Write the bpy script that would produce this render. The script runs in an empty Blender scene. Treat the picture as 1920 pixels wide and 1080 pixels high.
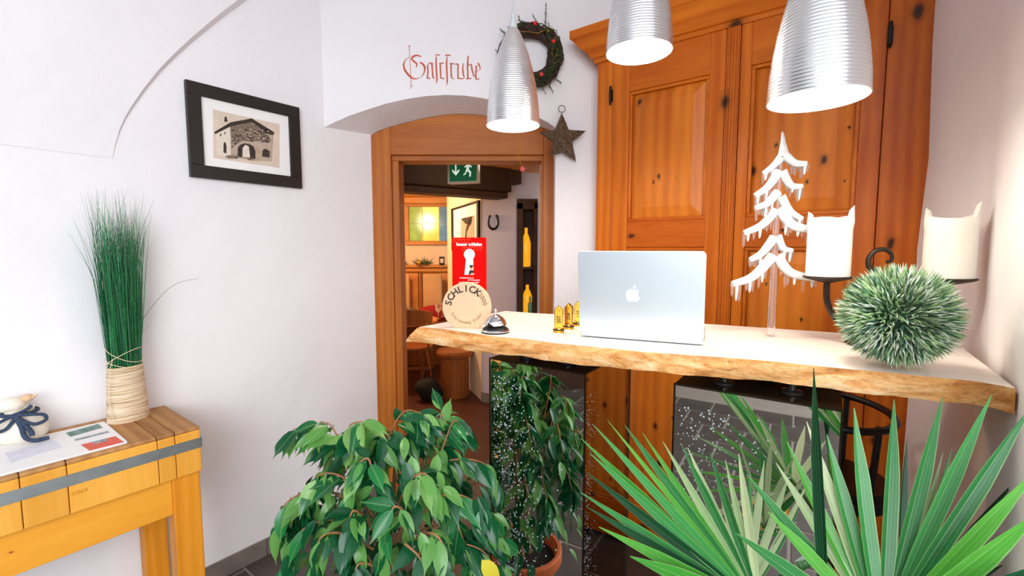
import bpy, math, random
from mathutils import Vector, Matrix

# ------------------------------------------------------------------ camera, world, exposure
SC = bpy.context.scene
COL = SC.collection
FPX, CAMH = 862.0, 1.45                 # focal length in pixels of a 1920 px wide frame, eye height in metres
TILT = math.atan(72.0 / FPX)            # camera looks slightly down
cam_data = bpy.data.cameras.new('camera')
cam_data.sensor_width = 36.0
cam_data.lens = FPX / 1920.0 * 36.0
cam_data.clip_start = 0.02
cam = bpy.data.objects.new('camera', cam_data)
cam.location = (0, 0, CAMH)
cam.rotation_euler = (math.pi / 2 - TILT, 0, 0)
COL.objects.link(cam)
SC.camera = cam

world = bpy.data.worlds.new('daylight')
SC.world = world
world.use_nodes = True
bg = world.node_tree.nodes['Background']
bg.inputs['Color'].default_value = (0.90, 0.95, 1.0, 1)
bg.inputs['Strength'].default_value = 2.0

def area_light(name, loc, target, size, power, col, shape='SQUARE', size_y=None):
    l = bpy.data.lights.new(name, 'AREA')
    l.energy = power; l.color = col; l.size = size
    if size_y:
        l.shape = 'RECTANGLE'; l.size_y = size_y
    o = bpy.data.objects.new(name, l)
    o.location = loc
    o.rotation_euler = (Vector(target) - Vector(loc)).to_track_quat('-Z', 'Y').to_euler()
    COL.objects.link(o)
    return o
# added area light standing in for daylight from behind the camera
area_light('daylight_fill', (-.2, -3.0, 2.2), (0.1, 1.8, 1.2), 2.6, 112, (0.94, 0.96, 1.0), size_y=2.0)

vs = SC.view_settings
vs.view_transform = 'Standard'
vs.look = 'None'
vs.exposure = 0.03
vs.gamma = 1.0
vs.use_curve_mapping = False

# ------------------------------------------------------------------ geometry helpers
RND = random.Random(11)
ct, st = math.cos(TILT), math.sin(TILT)
CP = Vector((0, 0, CAMH))
def ray(px, py):
    a = (px - 960) / FPX; b = (540 - py) / FPX
    return Vector((a, ct + b * st, -st + b * ct))
def at_y(px, py, y):
    r = ray(px, py); return CP + r * (y / r.y)
def at_z(px, py, z):
    r = ray(px, py); return CP + r * ((z - CAMH) / r.z)
def on(px, py, p, n):
    r = ray(px, py); p = Vector(p); n = Vector(n)
    return CP + r * ((p - CP).dot(n) / r.dot(n))

def V(*a): return Vector(a)
def lerp(a, b, t): return a + (b - a) * t

class MB:
    def __init__(s): s.v = []; s.f = []
    def add(s, vs_, fs, M=None):
        o = len(s.v)
        for p in vs_:
            p = Vector(p)
            s.v.append(tuple(M @ p) if M is not None else tuple(p))
        s.f += [tuple(i + o for i in q) for q in fs]
        return s
    def box(s, x0, x1, y0, y1, z0, z1, M=None):
        return s.add([(x0,y0,z0),(x1,y0,z0),(x1,y1,z0),(x0,y1,z0),(x0,y0,z1),(x1,y0,z1),(x1,y1,z1),(x0,y1,z1)],
              [(0,3,2,1),(4,5,6,7),(0,1,5,4),(1,2,6,5),(2,3,7,6),(3,0,4,7)], M)
    def frustum_box(s, r0, r1, y0, y1):
        # rectangle r0=(x0,x1,z0,z1) at y0 lofted to r1 at y1 (a raised field)
        a = [(r0[0],y0,r0[2]),(r0[1],y0,r0[2]),(r0[1],y0,r0[3]),(r0[0],y0,r0[3])]
        b = [(r1[0],y1,r1[2]),(r1[1],y1,r1[2]),(r1[1],y1,r1[3]),(r1[0],y1,r1[3])]
        return s.add(a + b, [(3,2,1,0),(4,5,6,7),(0,1,5,4),(1,2,6,5),(2,3,7,6),(3,0,4,7)])
    def prism(s, poly, a, b, axis='y', M=None):
        n = len(poly)
        def P(p, t):
            return {'y': (p[0], t, p[1]), 'z': (p[0], p[1], t), 'x': (t, p[0], p[1])}[axis]
        vv = [P(p, a) for p in poly] + [P(p, b) for p in poly]
        ff = [tuple(range(n))[::-1], tuple(range(n, 2 * n))]
        ff += [(i, (i + 1) % n, n + (i + 1) % n, n + i) for i in range(n)]
        return s.add(vv, ff, M)
    def tube(s, pts, r, n=8, caps=True, closed=False, M=None):
        pts = [Vector(p) for p in pts]; m = len(pts)
        rs = r if isinstance(r, (list, tuple)) else [r] * m
        vv = []; prev = None
        for i, p in enumerate(pts):
            if closed: t = pts[(i + 1) % m] - pts[i - 1]
            else: t = pts[min(i + 1, m - 1)] - pts[max(i - 1, 0)]
            if t.length < 1e-9: t = Vector((0, 0, 1))
            t.normalize()
            if prev is None:
                up = Vector((0, 0, 1)) if abs(t.z) < .9 else Vector((1, 0, 0))
                u = t.cross(up).normalized()
            else:
                u = prev - t * prev.dot(t)
                u = u.normalized() if u.length > 1e-6 else t.cross(Vector((0, .3, 1))).normalized()
            prev = u; w = t.cross(u)
            for k in range(n):
                a = 2 * math.pi * k / n
                vv.append(p + (u * math.cos(a) + w * math.sin(a)) * rs[i])
        ff = []
        for i in range(m if closed else m - 1):
            j = (i + 1) % m
            for k in range(n):
                l = (k + 1) % n
                ff.append((i * n + k, i * n + l, j * n + l, j * n + k))
        if caps and not closed:
            ff.append(tuple(range(n))[::-1]); ff.append(tuple(range((m - 1) * n, m * n)))
        return s.add(vv, ff, M)
    def lathe(s, prof, n=24, c=(0, 0, 0), M=None, sx=1, sy=1):
        vv = []; ff = []; m = len(prof)
        for (r, z) in prof:
            for k in range(n):
                a = 2 * math.pi * k / n
                vv.append((c[0] + max(r, 1e-5) * math.cos(a) * sx, c[1] + max(r, 1e-5) * math.sin(a) * sy, c[2] + z))
        for i in range(m - 1):
            for k in range(n):
                l = (k + 1) % n
                ff.append((i * n + k, i * n + l, (i + 1) * n + l, (i + 1) * n + k))
        if prof[0][0] > 1e-4: ff.append(tuple(range(n))[::-1])
        if prof[-1][0] > 1e-4: ff.append(tuple(range((m - 1) * n, m * n)))
        return s.add(vv, ff, M)
    def sphere(s, c, rx, ry=None, rz=None, n=16, m=10, M=None):
        ry = ry or rx; rz = rz or rx
        vv = []; ff = []
        for i in range(m + 1):
            t = math.pi * i / m
            for k in range(n):
                a = 2 * math.pi * k / n
                vv.append((c[0] + rx * math.sin(t) * math.cos(a), c[1] + ry * math.sin(t) * math.sin(a), c[2] + rz * math.cos(t)))
        for i in range(m):
            for k in range(n):
                l = (k + 1) % n
                ff.append((i * n + k, (i + 1) * n + k, (i + 1) * n + l, i * n + l))
        return s.add(vv, ff, M)
    def grid(s, rows):
        n = len(rows[0]); vv = [p for r in rows for p in r]
        ff = [(i * n + k, i * n + k + 1, (i + 1) * n + k + 1, (i + 1) * n + k) for i in range(len(rows) - 1) for k in range(n - 1)]
        return s.add(vv, ff)
    def mesh(s, name, smooth=None):
        me = bpy.data.meshes.new(name)
        me.from_pydata(s.v, [], s.f)
        me.validate(); me.update()
        if smooth is not None:
            me.polygons.foreach_set('use_smooth', [True] * len(me.polygons))
            if smooth < 179: me.set_sharp_from_angle(angle=math.radians(smooth))
        return me
    def build(s, name, mat, parent=None, smooth=None, bevel=0, loc=None, rotz=0, segs=2):
        o = bpy.data.objects.new(name, s.mesh(name, smooth))
        o.data.materials.append(mat)
        COL.objects.link(o)
        if parent is not None: o.parent = parent
        if loc is not None: o.location = loc
        if rotz: o.rotation_euler = (0, 0, rotz)
        if bevel:
            b = o.modifiers.new('edge', 'BEVEL'); b.width = bevel; b.segments = segs; b.limit_method = 'ANGLE'
        return o

def mobj(name, me, parent=None, M=None, mat=None):
    o = bpy.data.objects.new(name, me); COL.objects.link(o)
    if parent is not None: o.parent = parent
    if M is not None: o.matrix_local = M
    if mat is not None and not me.materials: me.materials.append(mat)
    return o
def tag(o, label=None, cat=None, group=None, kind=None):
    if label: o['label'] = label
    if cat: o['category'] = cat
    if group: o['group'] = group
    if kind: o['kind'] = kind
    return o
def thing(name, label, cat, loc=(0, 0, 0), rotz=0, group=None):
    o = bpy.data.objects.new(name, None); COL.objects.link(o)
    o.empty_display_size = .05
    o.location = loc; o.rotation_euler = (0, 0, rotz)
    return tag(o, label, cat, group)
def struct(o):
    o['kind'] = 'structure'; return o
def plabel(o, s): o['label'] = s; return o

def basis(origin, x, y, z):
    return Matrix(((x[0], y[0], z[0], origin[0]), (x[1], y[1], z[1], origin[1]), (x[2], y[2], z[2], origin[2]), (0, 0, 0, 1)))

def text_mb(txt, size, align='CENTER', extrude=.0004, shear=0, bold=0):
    cu = bpy.data.curves.new('t', 'FONT'); cu.body = txt; cu.size = size; cu.align_x = align
    cu.extrude = extrude; cu.shear = shear; cu.offset = bold; cu.resolution_u = 3
    o = bpy.data.objects.new('t', cu); COL.objects.link(o)
    dg = bpy.context.evaluated_depsgraph_get()
    me = o.evaluated_get(dg).to_mesh()
    mb = MB(); mb.add([v.co.copy() for v in me.vertices], [tuple(p.vertices) for p in me.polygons])
    o.evaluated_get(dg).to_mesh_clear()
    bpy.data.objects.remove(o); bpy.data.curves.remove(cu)
    return mb

# ------------------------------------------------------------------ materials
def lin(h):
    h = h.lstrip('#'); out = []
    for i in (0, 2, 4):
        c = int(h[i:i + 2], 16) / 255
        out.append(c / 12.92 if c <= .04045 else ((c + .055) / 1.055) ** 2.4)
    return (*out, 1)
def new_mat(name, rough=.5, metal=0.0):
    m = bpy.data.materials.new(name); m.use_nodes = True
    nt = m.node_tree; b = nt.nodes['Principled BSDF']
    b.inputs['Roughness'].default_value = rough; b.inputs['Metallic'].default_value = metal
    return m, nt, b
def N(nt, t, **kw):
    n = nt.nodes.new(t)
    for k, v in kw.items(): setattr(n, k, v)
    return n
def ramp(nt, stops):
    r = N(nt, 'ShaderNodeValToRGB')
    e = r.color_ramp.elements
    while len(e) < len(stops): e.new(.5)
    for el, (p, c) in zip(e, stops): el.position = p; el.color = c
    return r
def coords(nt, scale=(1, 1, 1), kind='Object'):
    tc = N(nt, 'ShaderNodeTexCoord'); mp = N(nt, 'ShaderNodeMapping')
    mp.inputs['Scale'].default_value = scale
    nt.links.new(tc.outputs[kind], mp.inputs['Vector'])
    return mp.outputs['Vector']
def noise(nt, vec, scale, detail=3, rough=.5, dist=0):
    n = N(nt, 'ShaderNodeTexNoise')
    n.inputs['Scale'].default_value = scale; n.inputs['Detail'].default_value = detail
    n.inputs['Roughness'].default_value = rough; n.inputs['Distortion'].default_value = dist
    nt.links.new(vec, n.inputs['Vector']); return n
def bump(nt, b, height, strength, dist=.01):
    bp = N(nt, 'ShaderNodeBump'); bp.inputs['Strength'].default_value = strength; bp.inputs['Distance'].default_value = dist
    nt.links.new(height, bp.inputs['Height']); nt.links.new(bp.outputs['Normal'], b.inputs['Normal'])
def mixc(nt, fac, a, c, mode='MIX'):
    m = N(nt, 'ShaderNodeMix', data_type='RGBA', blend_type=mode)
    for sock, v in ((m.inputs[0], fac), (m.inputs[6], a), (m.inputs[7], c)):
        if hasattr(v, 'is_linked'): nt.links.new(v, sock)
        else: sock.default_value = v
    return m.outputs[2]

def plain(name, col, rough=.5, metal=0, var=.06, vscale=8, bmp=0, bscale=60, spec=None, coat=0, emit=None, estr=0, trans=0):
    m, nt, b = new_mat(name, rough, metal)
    c = lin(col) if isinstance(col, str) else col
    v = coords(nt)
    n = noise(nt, v, vscale, 3)
    r = ramp(nt, [(.3, tuple(x * (1 - var) for x in c[:3]) + (1,)), (.7, tuple(min(1, x * (1 + var)) for x in c[:3]) + (1,))])
    nt.links.new(n.outputs['Fac'], r.inputs['Fac']); nt.links.new(r.outputs['Color'], b.inputs['Base Color'])
    if bmp:
        n2 = noise(nt, v, bscale, 4); bump(nt, b, n2.outputs['Fac'], bmp)
    if spec is not None: b.inputs['Specular IOR Level'].default_value = spec
    if coat: b.inputs['Coat Weight'].default_value = coat
    if trans: b.inputs['Transmission Weight'].default_value = trans
    if emit:
        b.inputs['Emission Color'].default_value = lin(emit); b.inputs['Emission Strength'].default_value = estr
    return m

def wood(name, dark, light, axis='Z', scale=1.0, knots=0.0, rough=.42, knotcol='#3a1a0c', bmp=.15, ring=.5, vary=.0, kscale=5.0, coat=0):
    m, nt, b = new_mat(name, rough)
    b.inputs['Specular IOR Level'].default_value = .28
    st_ = {'X': (.12, 1, 1), 'Y': (1, .12, 1), 'Z': (1, 1, .12)}[axis]
    v = coords(nt, st_)
    big = noise(nt, v, 5 * scale, 4, .55, .6)
    wv = N(nt, 'ShaderNodeTexWave', wave_type='BANDS', bands_direction={'X': 'Y', 'Y': 'X', 'Z': 'X'}[axis])
    wv.inputs['Scale'].default_value = 7 * scale; wv.inputs['Distortion'].default_value = 5; wv.inputs['Detail'].default_value = 3
    nt.links.new(v, wv.inputs['Vector'])
    fine = noise(nt, v, 90 * scale, 3, .6)
    a = N(nt, 'ShaderNodeMath', operation='MULTIPLY_ADD'); a.inputs[1].default_value = ring * .35
    nt.links.new(wv.outputs['Fac'], a.inputs[0]); nt.links.new(big.outputs['Fac'], a.inputs[2])
    a2 = N(nt, 'ShaderNodeMath', operation='MULTIPLY_ADD'); a2.inputs[1].default_value = .25
    nt.links.new(fine.outputs['Fac'], a2.inputs[0]); nt.links.new(a.outputs[0], a2.inputs[2])
    r = ramp(nt, [(.35, lin(dark)), (.95, lin(light))])
    nt.links.new(a2.outputs[0], r.inputs['Fac'])
    out = r.outputs['Color']
    if vary:
        oi = N(nt, 'ShaderNodeObjectInfo'); hs = N(nt, 'ShaderNodeHueSaturation')
        mr = N(nt, 'ShaderNodeMapRange'); mr.inputs['To Min'].default_value = 1 - vary; mr.inputs['To Max'].default_value = 1 + vary
        nt.links.new(oi.outputs['Random'], mr.inputs['Value']); nt.links.new(mr.outputs[0], hs.inputs['Value'])
        nt.links.new(out, hs.inputs['Color']); out = hs.outputs['Color']
    if knots:
        ks = {'X': (.6, 1, 1), 'Y': (1, .6, 1), 'Z': (1, 1, .6)}[axis]
        kv = coords(nt, ks)
        sx_ = N(nt, 'ShaderNodeSeparateXYZ'); cx_ = N(nt, 'ShaderNodeCombineXYZ')
        nt.links.new(kv, sx_.inputs[0]); nt.links.new(sx_.outputs['X'], cx_.inputs['X']); nt.links.new(sx_.outputs['Z'], cx_.inputs['Y'])
        kv = cx_.outputs[0]
        dn = noise(nt, kv, 40, 2)
        add = N(nt, 'ShaderNodeVectorMath', operation='MULTIPLY_ADD'); add.inputs[1].default_value = (.012, .012, 0)
        nt.links.new(dn.outputs['Color'], add.inputs[0]); nt.links.new(kv, add.inputs[2])
        vo = N(nt, 'ShaderNodeTexVoronoi', voronoi_dimensions='2D'); vo.inputs['Scale'].default_value = kscale
        nt.links.new(add.outputs[0], vo.inputs['Vector'])
        kr = ramp(nt, [(0, (1, 1, 1, 1)), (.055 * knots, (.9, .9, .9, 1)), (.10 * knots, (.25, .25, .25, 1)), (.19 * knots, (0, 0, 0, 1))])
        sc_ = N(nt, 'ShaderNodeSeparateColor'); nt.links.new(vo.outputs['Color'], sc_.inputs[0])
        dv = N(nt, 'ShaderNodeMath', operation='DIVIDE'); mr2 = N(nt, 'ShaderNodeMapRange')
        mr2.inputs['From Min'].default_value = .25; mr2.inputs['To Min'].default_value = .03; mr2.inputs['To Max'].default_value = 1.1
        nt.links.new(sc_.outputs[0], mr2.inputs['Value'])
        nt.links.new(vo.outputs['Distance'], dv.inputs[0]); nt.links.new(mr2.outputs[0], dv.inputs[1])
        nt.links.new(dv.outputs[0], kr.inputs['Fac'])
        out = mixc(nt, kr.outputs['Color'], out, lin(knotcol))
    nt.links.new(out, b.inputs['Base Color'])
    if bmp: bump(nt, b, a2.outputs[0], bmp, .004)
    if coat: b.inputs['Coat Weight'].default_value = coat; b.inputs['Coat Roughness'].default_value = .2
    return m

def leafmat(name, col, col2, rough=.34, var=.35, rib=None, ribcol='#a8cf86'):
    m, nt, b = new_mat(name, rough)
    oi = N(nt, 'ShaderNodeObjectInfo')
    n = noise(nt, coords(nt), 35, 2)
    a = N(nt, 'ShaderNodeMath', operation='MULTIPLY_ADD'); a.inputs[1].default_value = .35
    nt.links.new(n.outputs['Fac'], a.inputs[0]); nt.links.new(oi.outputs['Random'], a.inputs[2])
    r = ramp(nt, [(.15, lin(col)), (1.1, lin(col2))]); nt.links.new(a.outputs[0], r.inputs['Fac'])
    outc = r.outputs['Color']
    if rib == 'object':          # pale midrib along the leaf's own axis
        sx_ = N(nt, 'ShaderNodeSeparateXYZ'); nt.links.new(coords(nt), sx_.inputs[0])
        ab = N(nt, 'ShaderNodeMath', operation='ABSOLUTE'); nt.links.new(sx_.outputs['X'], ab.inputs[0])
        rr_ = ramp(nt, [(.003, (.5, .5, .5, 1)), (.013, (0, 0, 0, 1))]); nt.links.new(ab.outputs[0], rr_.inputs['Fac'])
        outc = mixc(nt, rr_.outputs['Color'], outc, lin(ribcol))
    if rib == 'across':          # pleated leaflet: fine stripes, pale margin and midrib
        at = N(nt, 'ShaderNodeAttribute', attribute_name='across')
        ab = N(nt, 'ShaderNodeMath', operation='ABSOLUTE'); nt.links.new(at.outputs['Fac'], ab.inputs[0])
        rr_ = ramp(nt, [(0, (.55, .55, .55, 1)), (.09, (0, 0, 0, 1)), (.30, (.0, .0, .0, 1)), (.36, (.25, .25, .25, 1)), (.42, (0, 0, 0, 1)), (.62, (0, 0, 0, 1)), (.68, (.22, .22, .22, 1)), (.74, (0, 0, 0, 1)), (.88, (.05, .05, .05, 1)), (.97, (.8, .8, .8, 1))])
        nt.links.new(ab.outputs[0], rr_.inputs['Fac'])
        outc = mixc(nt, rr_.outputs['Color'], outc, lin(ribcol))
    nt.links.new(outc, b.inputs['Base Color'])
    tr = N(nt, 'ShaderNodeBsdfTranslucent'); nt.links.new(outc, tr.inputs['Color'])
    mx = N(nt, 'ShaderNodeMixShader'); mx.inputs[0].default_value = .36
    nt.links.new(b.outputs[0], mx.inputs[1]); nt.links.new(tr.outputs[0], mx.inputs[2])
    nt.links.new(mx.outputs[0], nt.nodes['Material Output'].inputs['Surface'])
    return m

def plaster(name, col, bmp=.25):
    m, nt, b = new_mat(name, .9)
    v = coords(nt)
    n = noise(nt, v, 2.5, 5); c = lin(col)
    r = ramp(nt, [(.3, tuple(x * .965 for x in c[:3]) + (1,)), (.7, c)])
    nt.links.new(n.outputs['Fac'], r.inputs['Fac']); nt.links.new(r.outputs['Color'], b.inputs['Base Color'])
    n1 = noise(nt, v, 7, 4); n2 = noise(nt, v, 160, 2)
    a = N(nt, 'ShaderNodeMath', operation='MULTIPLY_ADD'); a.inputs[1].default_value = .06
    nt.links.new(n2.outputs['Fac'], a.inputs[0]); nt.links.new(n1.outputs['Fac'], a.inputs[2])
    bump(nt, b, a.outputs[0], bmp, .03)
    b.inputs['Specular IOR Level'].default_value = .2
    return m

MT = {}
MT['plaster'] = plaster('white_plaster', '#f1eff2')
MT['plaster_in'] = plaster('cream_plaster', '#e9d9bd')
MT['plaster_lilac'] = plaster('lilac_plaster', '#c9c3cf')
MT['pine'] = wood('amber_pine_upright', '#a64206', '#de7c1e', 'Z', 1, 1.0, .36)
MT['pine_h'] = wood('amber_pine_level', '#a64206', '#de7c1e', 'X', 1, 1.0, .36)
MT['pine_panel'] = wood('amber_pine_field', '#ae4c0a', '#e4862a', 'Z', .8, 1.15, .36, kscale=8.5)
MT['doorwood'] = wood('brown_door_wood', '#92480c', '#c4742a', 'Z', 1, 0, .42)
MT['doorwood_h'] = wood('brown_door_wood_level', '#92480c', '#c4742a', 'X', 1, 0, .42)
MT['slab_top'] = wood('pale_slab_wood', '#eaded2', '#f8f0e8', 'X', .7, 0, .36, ring=.5, bmp=.03)
def edgemat():
    m, nt, b = new_mat('live_edge_wood', .65)
    b.inputs['Specular IOR Level'].default_value = .25
    v = coords(nt, (.22, 1, 1)); n1 = noise(nt, v, 30, 8, .68, 1.2)
    r = ramp(nt, [(.26, lin('#7a3e16')), (.38, lin('#c88444')), (.52, lin('#e6ac6c')), (.70, lin('#f6d6a8'))])
    nt.links.new(n1.outputs['Fac'], r.inputs['Fac'])
    n2 = noise(nt, coords(nt, (.6, 1, 1)), 120, 4, .7)
    r2 = ramp(nt, [(.36, (.35, .2, .12, 1)), (.48, (1, 1, 1, 1))]); nt.links.new(n2.outputs['Fac'], r2.inputs['Fac'])
    nt.links.new(mixc(nt, .35, r.outputs['Color'], r2.outputs['Color'], 'MULTIPLY'), b.inputs['Base Color'])
    bump(nt, b, n1.outputs['Fac'], .9, .008)
    return m
MT['slab_edge'] = edgemat()
MT['bench'] = wood('honey_bench_wood', '#cf7c10', '#f0a838', 'X', 1.2, .5, .45, knotcol='#8a3a10')
MT['bench_leg'] = wood('honey_leg_wood', '#cc7a10', '#eea032', 'Z', 1.2, .4, .45, knotcol='#8a3a10')
MT['stave'] = wood('stave_wood', '#dc9224', '#f2b450', 'Z', 1.3, 0, .5, vary=.06, ring=.15)
MT['stave_top'] = wood('worn_stave_top', '#8d5a30', '#c99860', 'Y', 1.2, 0, .6, vary=.06)
MT['zinc'] = plain('galvanised_strap', '#9da3a3', .42, .75, .15, 14)
MT['black'] = plain('black_metal', '#0d0c0c', .4, .3)
MT['iron'] = plain('wrought_iron', '#3a3128', .45, .7, .3, 30, .2)
MT['frame_black'] = plain('dark_brown_frame', '#211a16', .5, 0, .35, 300)
MT['paper'] = plain('white_paper', '#f4f2f2', .7, 0, .02)
MT['sepia'] = plain('sepia_print_paper', '#dccbb9', .7, 0, .06, 20)
MT['ink_dark'] = plain('dark_sepia_ink', '#3b2f28', .8, 0, .5, 90)
MT['ink_mid'] = plain('mid_sepia_ink', '#7d6c5e', .8, 0, .6, 120)
MT['ink_light'] = plain('light_sepia_ink', '#b9a692', .8, 0, .15, 60)
MT['ink_pale'] = plain('pale_sepia_ink', '#e4d8c8', .8, 0, .05, 60)
MT['redink'] = plain('faded_red_wall_paint', '#c9604c', .8, 0, .3, 60)
MT['steel'] = plain('polished_chrome', '#dfe3e6', .07, 1, .02)
MT['blackrubber'] = plain('black_rubber', '#0e0d0d', .6)
MT['red'] = plain('bright_red_card', '#d00602', .75, 0, .04, spec=.08)
MT['white'] = plain('white_print', '#fbf9f9', .5, 0, .01)
MT['orangeprint'] = plain('orange_print', '#f08048', .5)
MT['darkprint'] = plain('black_print', '#17120f', .6)
MT['skinprint'] = plain('skin_print', '#e8a884', .6)
MT['beech'] = plain('pale_beech', '#dcb892', .5, 0, .06, 10)
MT['burn'] = plain('burnt_lettering', '#33190c', .7)
MT['burn2'] = plain('light_burnt_lettering', '#8a6138', .7)
MT['gold'] = plain('polished_brass', '#d9a23a', .16, 1, .08, 30)
MT['alu'] = plain('laptop_aluminium', '#dde8f0', .38, .6, .02)
MT['applewhite'] = plain('white_logo', '#eef1f5', .3, 0, .01)
MT['keyblack'] = plain('black_keys', '#141416', .5)
MT['candle'] = plain('ivory_wax', '#fbf7ee', .45, 0, .01)
MT['candle'].node_tree.nodes['Principled BSDF'].inputs['Subsurface Weight'].default_value = .25
MT['candle'].node_tree.nodes['Principled BSDF'].inputs['Subsurface Radius'].default_value = (.03, .02, .012)
MT['shade'] = plain('brushed_aluminium_shade', '#eef1f4', .27, .88, .02)
MT['shade_in'] = plain('white_shade_lining', '#fdf8ee', .5)
MT['glow'] = plain('lit_frosted_glass', '#ffffff', .5, emit='#fff3e0', estr=46)
MT['cable'] = plain('clear_grey_cable', '#c6cdd2', .3)
MT['twig'] = plain('dark_vine_twig', '#3a2418', .7, 0, .35, 40)
MT['needle'] = plain('fir_needles', '#4c5a38', .6, 0, .4, 30)
MT['starglit'] = plain('brown_glitter_twine', '#6a5640', .4, .4, .9, 150, 1.0, 170)
MT['redbead'] = plain('red_ornament', '#d6101c', .35)
MT['goldwire'] = plain('gold_wire', '#caa040', .3, .8)
MT['terracotta'] = plain('terracotta', '#c4622e', .7, 0, .12, 9, .1)
MT['soil'] = plain('dark_soil', '#1d1510', .95, 0, .5, 60, .8, 60)
MT['bark'] = plain('ficus_bark', '#8a6a48', .8, 0, .25, 40)
MT['twiggreen'] = plain('reddish_twig', '#9a6a44', .6, 0, .2)
def raffiamat():
    m, nt, b = new_mat('raffia_wrap', .8)
    n1 = noise(nt, coords(nt, (4, 4, 130)), 1.6, 5, .6, .3)
    r = ramp(nt, [(.30, lin('#8f6f48')), (.42, lin('#cdb08a')), (.60, lin('#f0dfc6'))])
    nt.links.new(n1.outputs['Fac'], r.inputs['Fac']); nt.links.new(r.outputs['Color'], b.inputs['Base Color'])
    bump(nt, b, n1.outputs['Fac'], .7, .004)
    return m
MT['raffia'] = raffiamat()
MT['string'] = plain('raffia_string', '#e6d3ac', .8)
MT['grass'] = plain('artificial_grass', '#2f8a50', .45, 0, .4, 120)
MT['grass2'] = plain('artificial_grass_dark', '#1b5a3a', .45, 0, .4, 120)
MT['wool'] = plain('blue_grey_wool', '#3a4a62', .95, 0, .3, 150, .6, 300)
MT['sheep'] = plain('cream_felt', '#efe6d8', .95, 0, .05, 30, .3, 120)
MT['tile'] = plain('slate_floor_tile', '#4c443f', .38, 0, .22, 5, .1, 40)
MT['grout'] = plain('pale_grout', '#8a8076', .9)
MT['skirt'] = plain('grey_stone_skirting', '#7b736c', .55, 0, .2, 12, .1, 60)
MT['stubefloor'] = plain('red_brown_boards', '#4c2416', .5, 0, .2, 5)
MT['darkbeam'] = wood('dark_old_beam', '#20120a', '#4a2c17', 'X', 1, .7, .6, bmp=.4)
MT['stubewood'] = wood('warm_spruce', '#b0692c', '#dd9a52', 'X', 1, 0, .45)
MT['chairwood'] = wood('brown_chair_wood', '#6a3818', '#9a5c2c', 'Z', 1.2, 0, .4)
MT['cushion'] = plain('beige_upholstery', '#c9a274', .85)
MT['redcloth'] = plain('red_cushion', '#9c1418', .8)
MT['darkcloth'] = plain('black_cloth', '#0c0b0c', .8)
MT['green_sign'] = plain('green_sign_face', '#0a5a3a', .35, emit='#0c6a44', estr=.25)
MT['sign_white'] = plain('sign_symbol', '#dff5e8', .4, emit='#d8f0e2', estr=.6)
MT['sign_body'] = plain('sign_housing', '#b9b6ac', .4)

def mirror_mat():
    m, nt, b = new_mat('smoked_mirror_glass', .02, 1.0)
    n = noise(nt, coords(nt), 3, 2)
    r = ramp(nt, [(.3, (.66, .65, .63, 1)), (.7, (.72, .71, .69, 1))])
    nt.links.new(n.outputs['Fac'], r.inputs['Fac']); nt.links.new(r.outputs['Color'], b.inputs['Base Color'])
    return m
MT['mirror'] = mirror_mat()
MT['blocktop'] = plain('dark_brown_glass', '#1c120c', .12, 0, .1)
MT['bubble'] = plain('white_bubble_print', '#b9c4c9', .25, 0, .05)

# ================================================================== THE SETTING
DL = V(.605, .796, 0).normalized()          # direction of the left wall, away from the camera
NL = V(DL.y, -DL.x, 0)                      # its normal, into the room
A0 = V(-1.204, 2.049, 0)                    # a floor point on the left wall
YT, YD = 2.385, 2.605                       # lettering wall plane, door plane
CEIL = 2.74

def wl(s, z, off=0.0): return A0 + DL * s + NL * off + V(0, 0, z)
S_T = (YT - A0.y) / DL.y                    # where the lettering wall meets the left wall
S_D = (YD - A0.y) / DL.y

# floor: grout bed with single slate tiles
FO = V(-.5, 1.2, 0)
fl = MB()
fl.box(-5.2, 3.2, -6.2, 1.75, -.06, -.004)
fl_o = struct(fl.build('floor', MT['grout'], rotz=math.atan2(DL.y, DL.x) - math.pi / 2, loc=FO))
tile_w, gap = .32, .012
tile_me = {}
def tile_mesh(k):
    if k not in tile_me:
        mb = MB(); w = tile_w - gap; h = .008
        b_ = .004
        mb.add([(-w/2,-w/2,-.012),(w/2,-w/2,-.012),(w/2,w/2,-.012),(-w/2,w/2,-.012),
                (-w/2,-w/2,-.003),(w/2,-w/2,-.003),(w/2,w/2,-.003),(-w/2,w/2,-.003),
                (-w/2+b_,-w/2+b_,0),(w/2-b_,-w/2+b_,0),(w/2-b_,w/2-b_,0),(-w/2+b_,w/2-b_,0)],
               [(0,1,5,4),(1,2,6,5),(2,3,7,6),(3,0,4,7),(4,5,9,8),(5,6,10,9),(6,7,11,10),(7,4,8,11),(8,9,10,11)])
        tile_me[k] = mb.mesh('tile'); tile_me[k].materials.append(MT['tile'])
    return tile_me[k]
for i in range(-11, 8):
    for j in range(-9, 6):
        o = mobj('tile', tile_mesh(0), fl_o)
        o.location = (i * tile_w + .08 + (.16 if j % 2 else 0), j * tile_w + .03, RND.uniform(-.0012, .0012))

# left wall
wm = MB()
p = [wl(S_D + .05, 0), wl(-1.0, 0), wl(-1.0, CEIL + .1), wl(S_D + .05, CEIL + .1)]
q = [v - NL * .25 for v in p]
wm.add(p + q, [(0,1,2,3),(7,6,5,4),(0,4,5,1),(1,5,6,2),(2,6,7,3),(3,7,4,0)])
struct(wm.build('wall_left', MT['plaster']))
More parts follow.
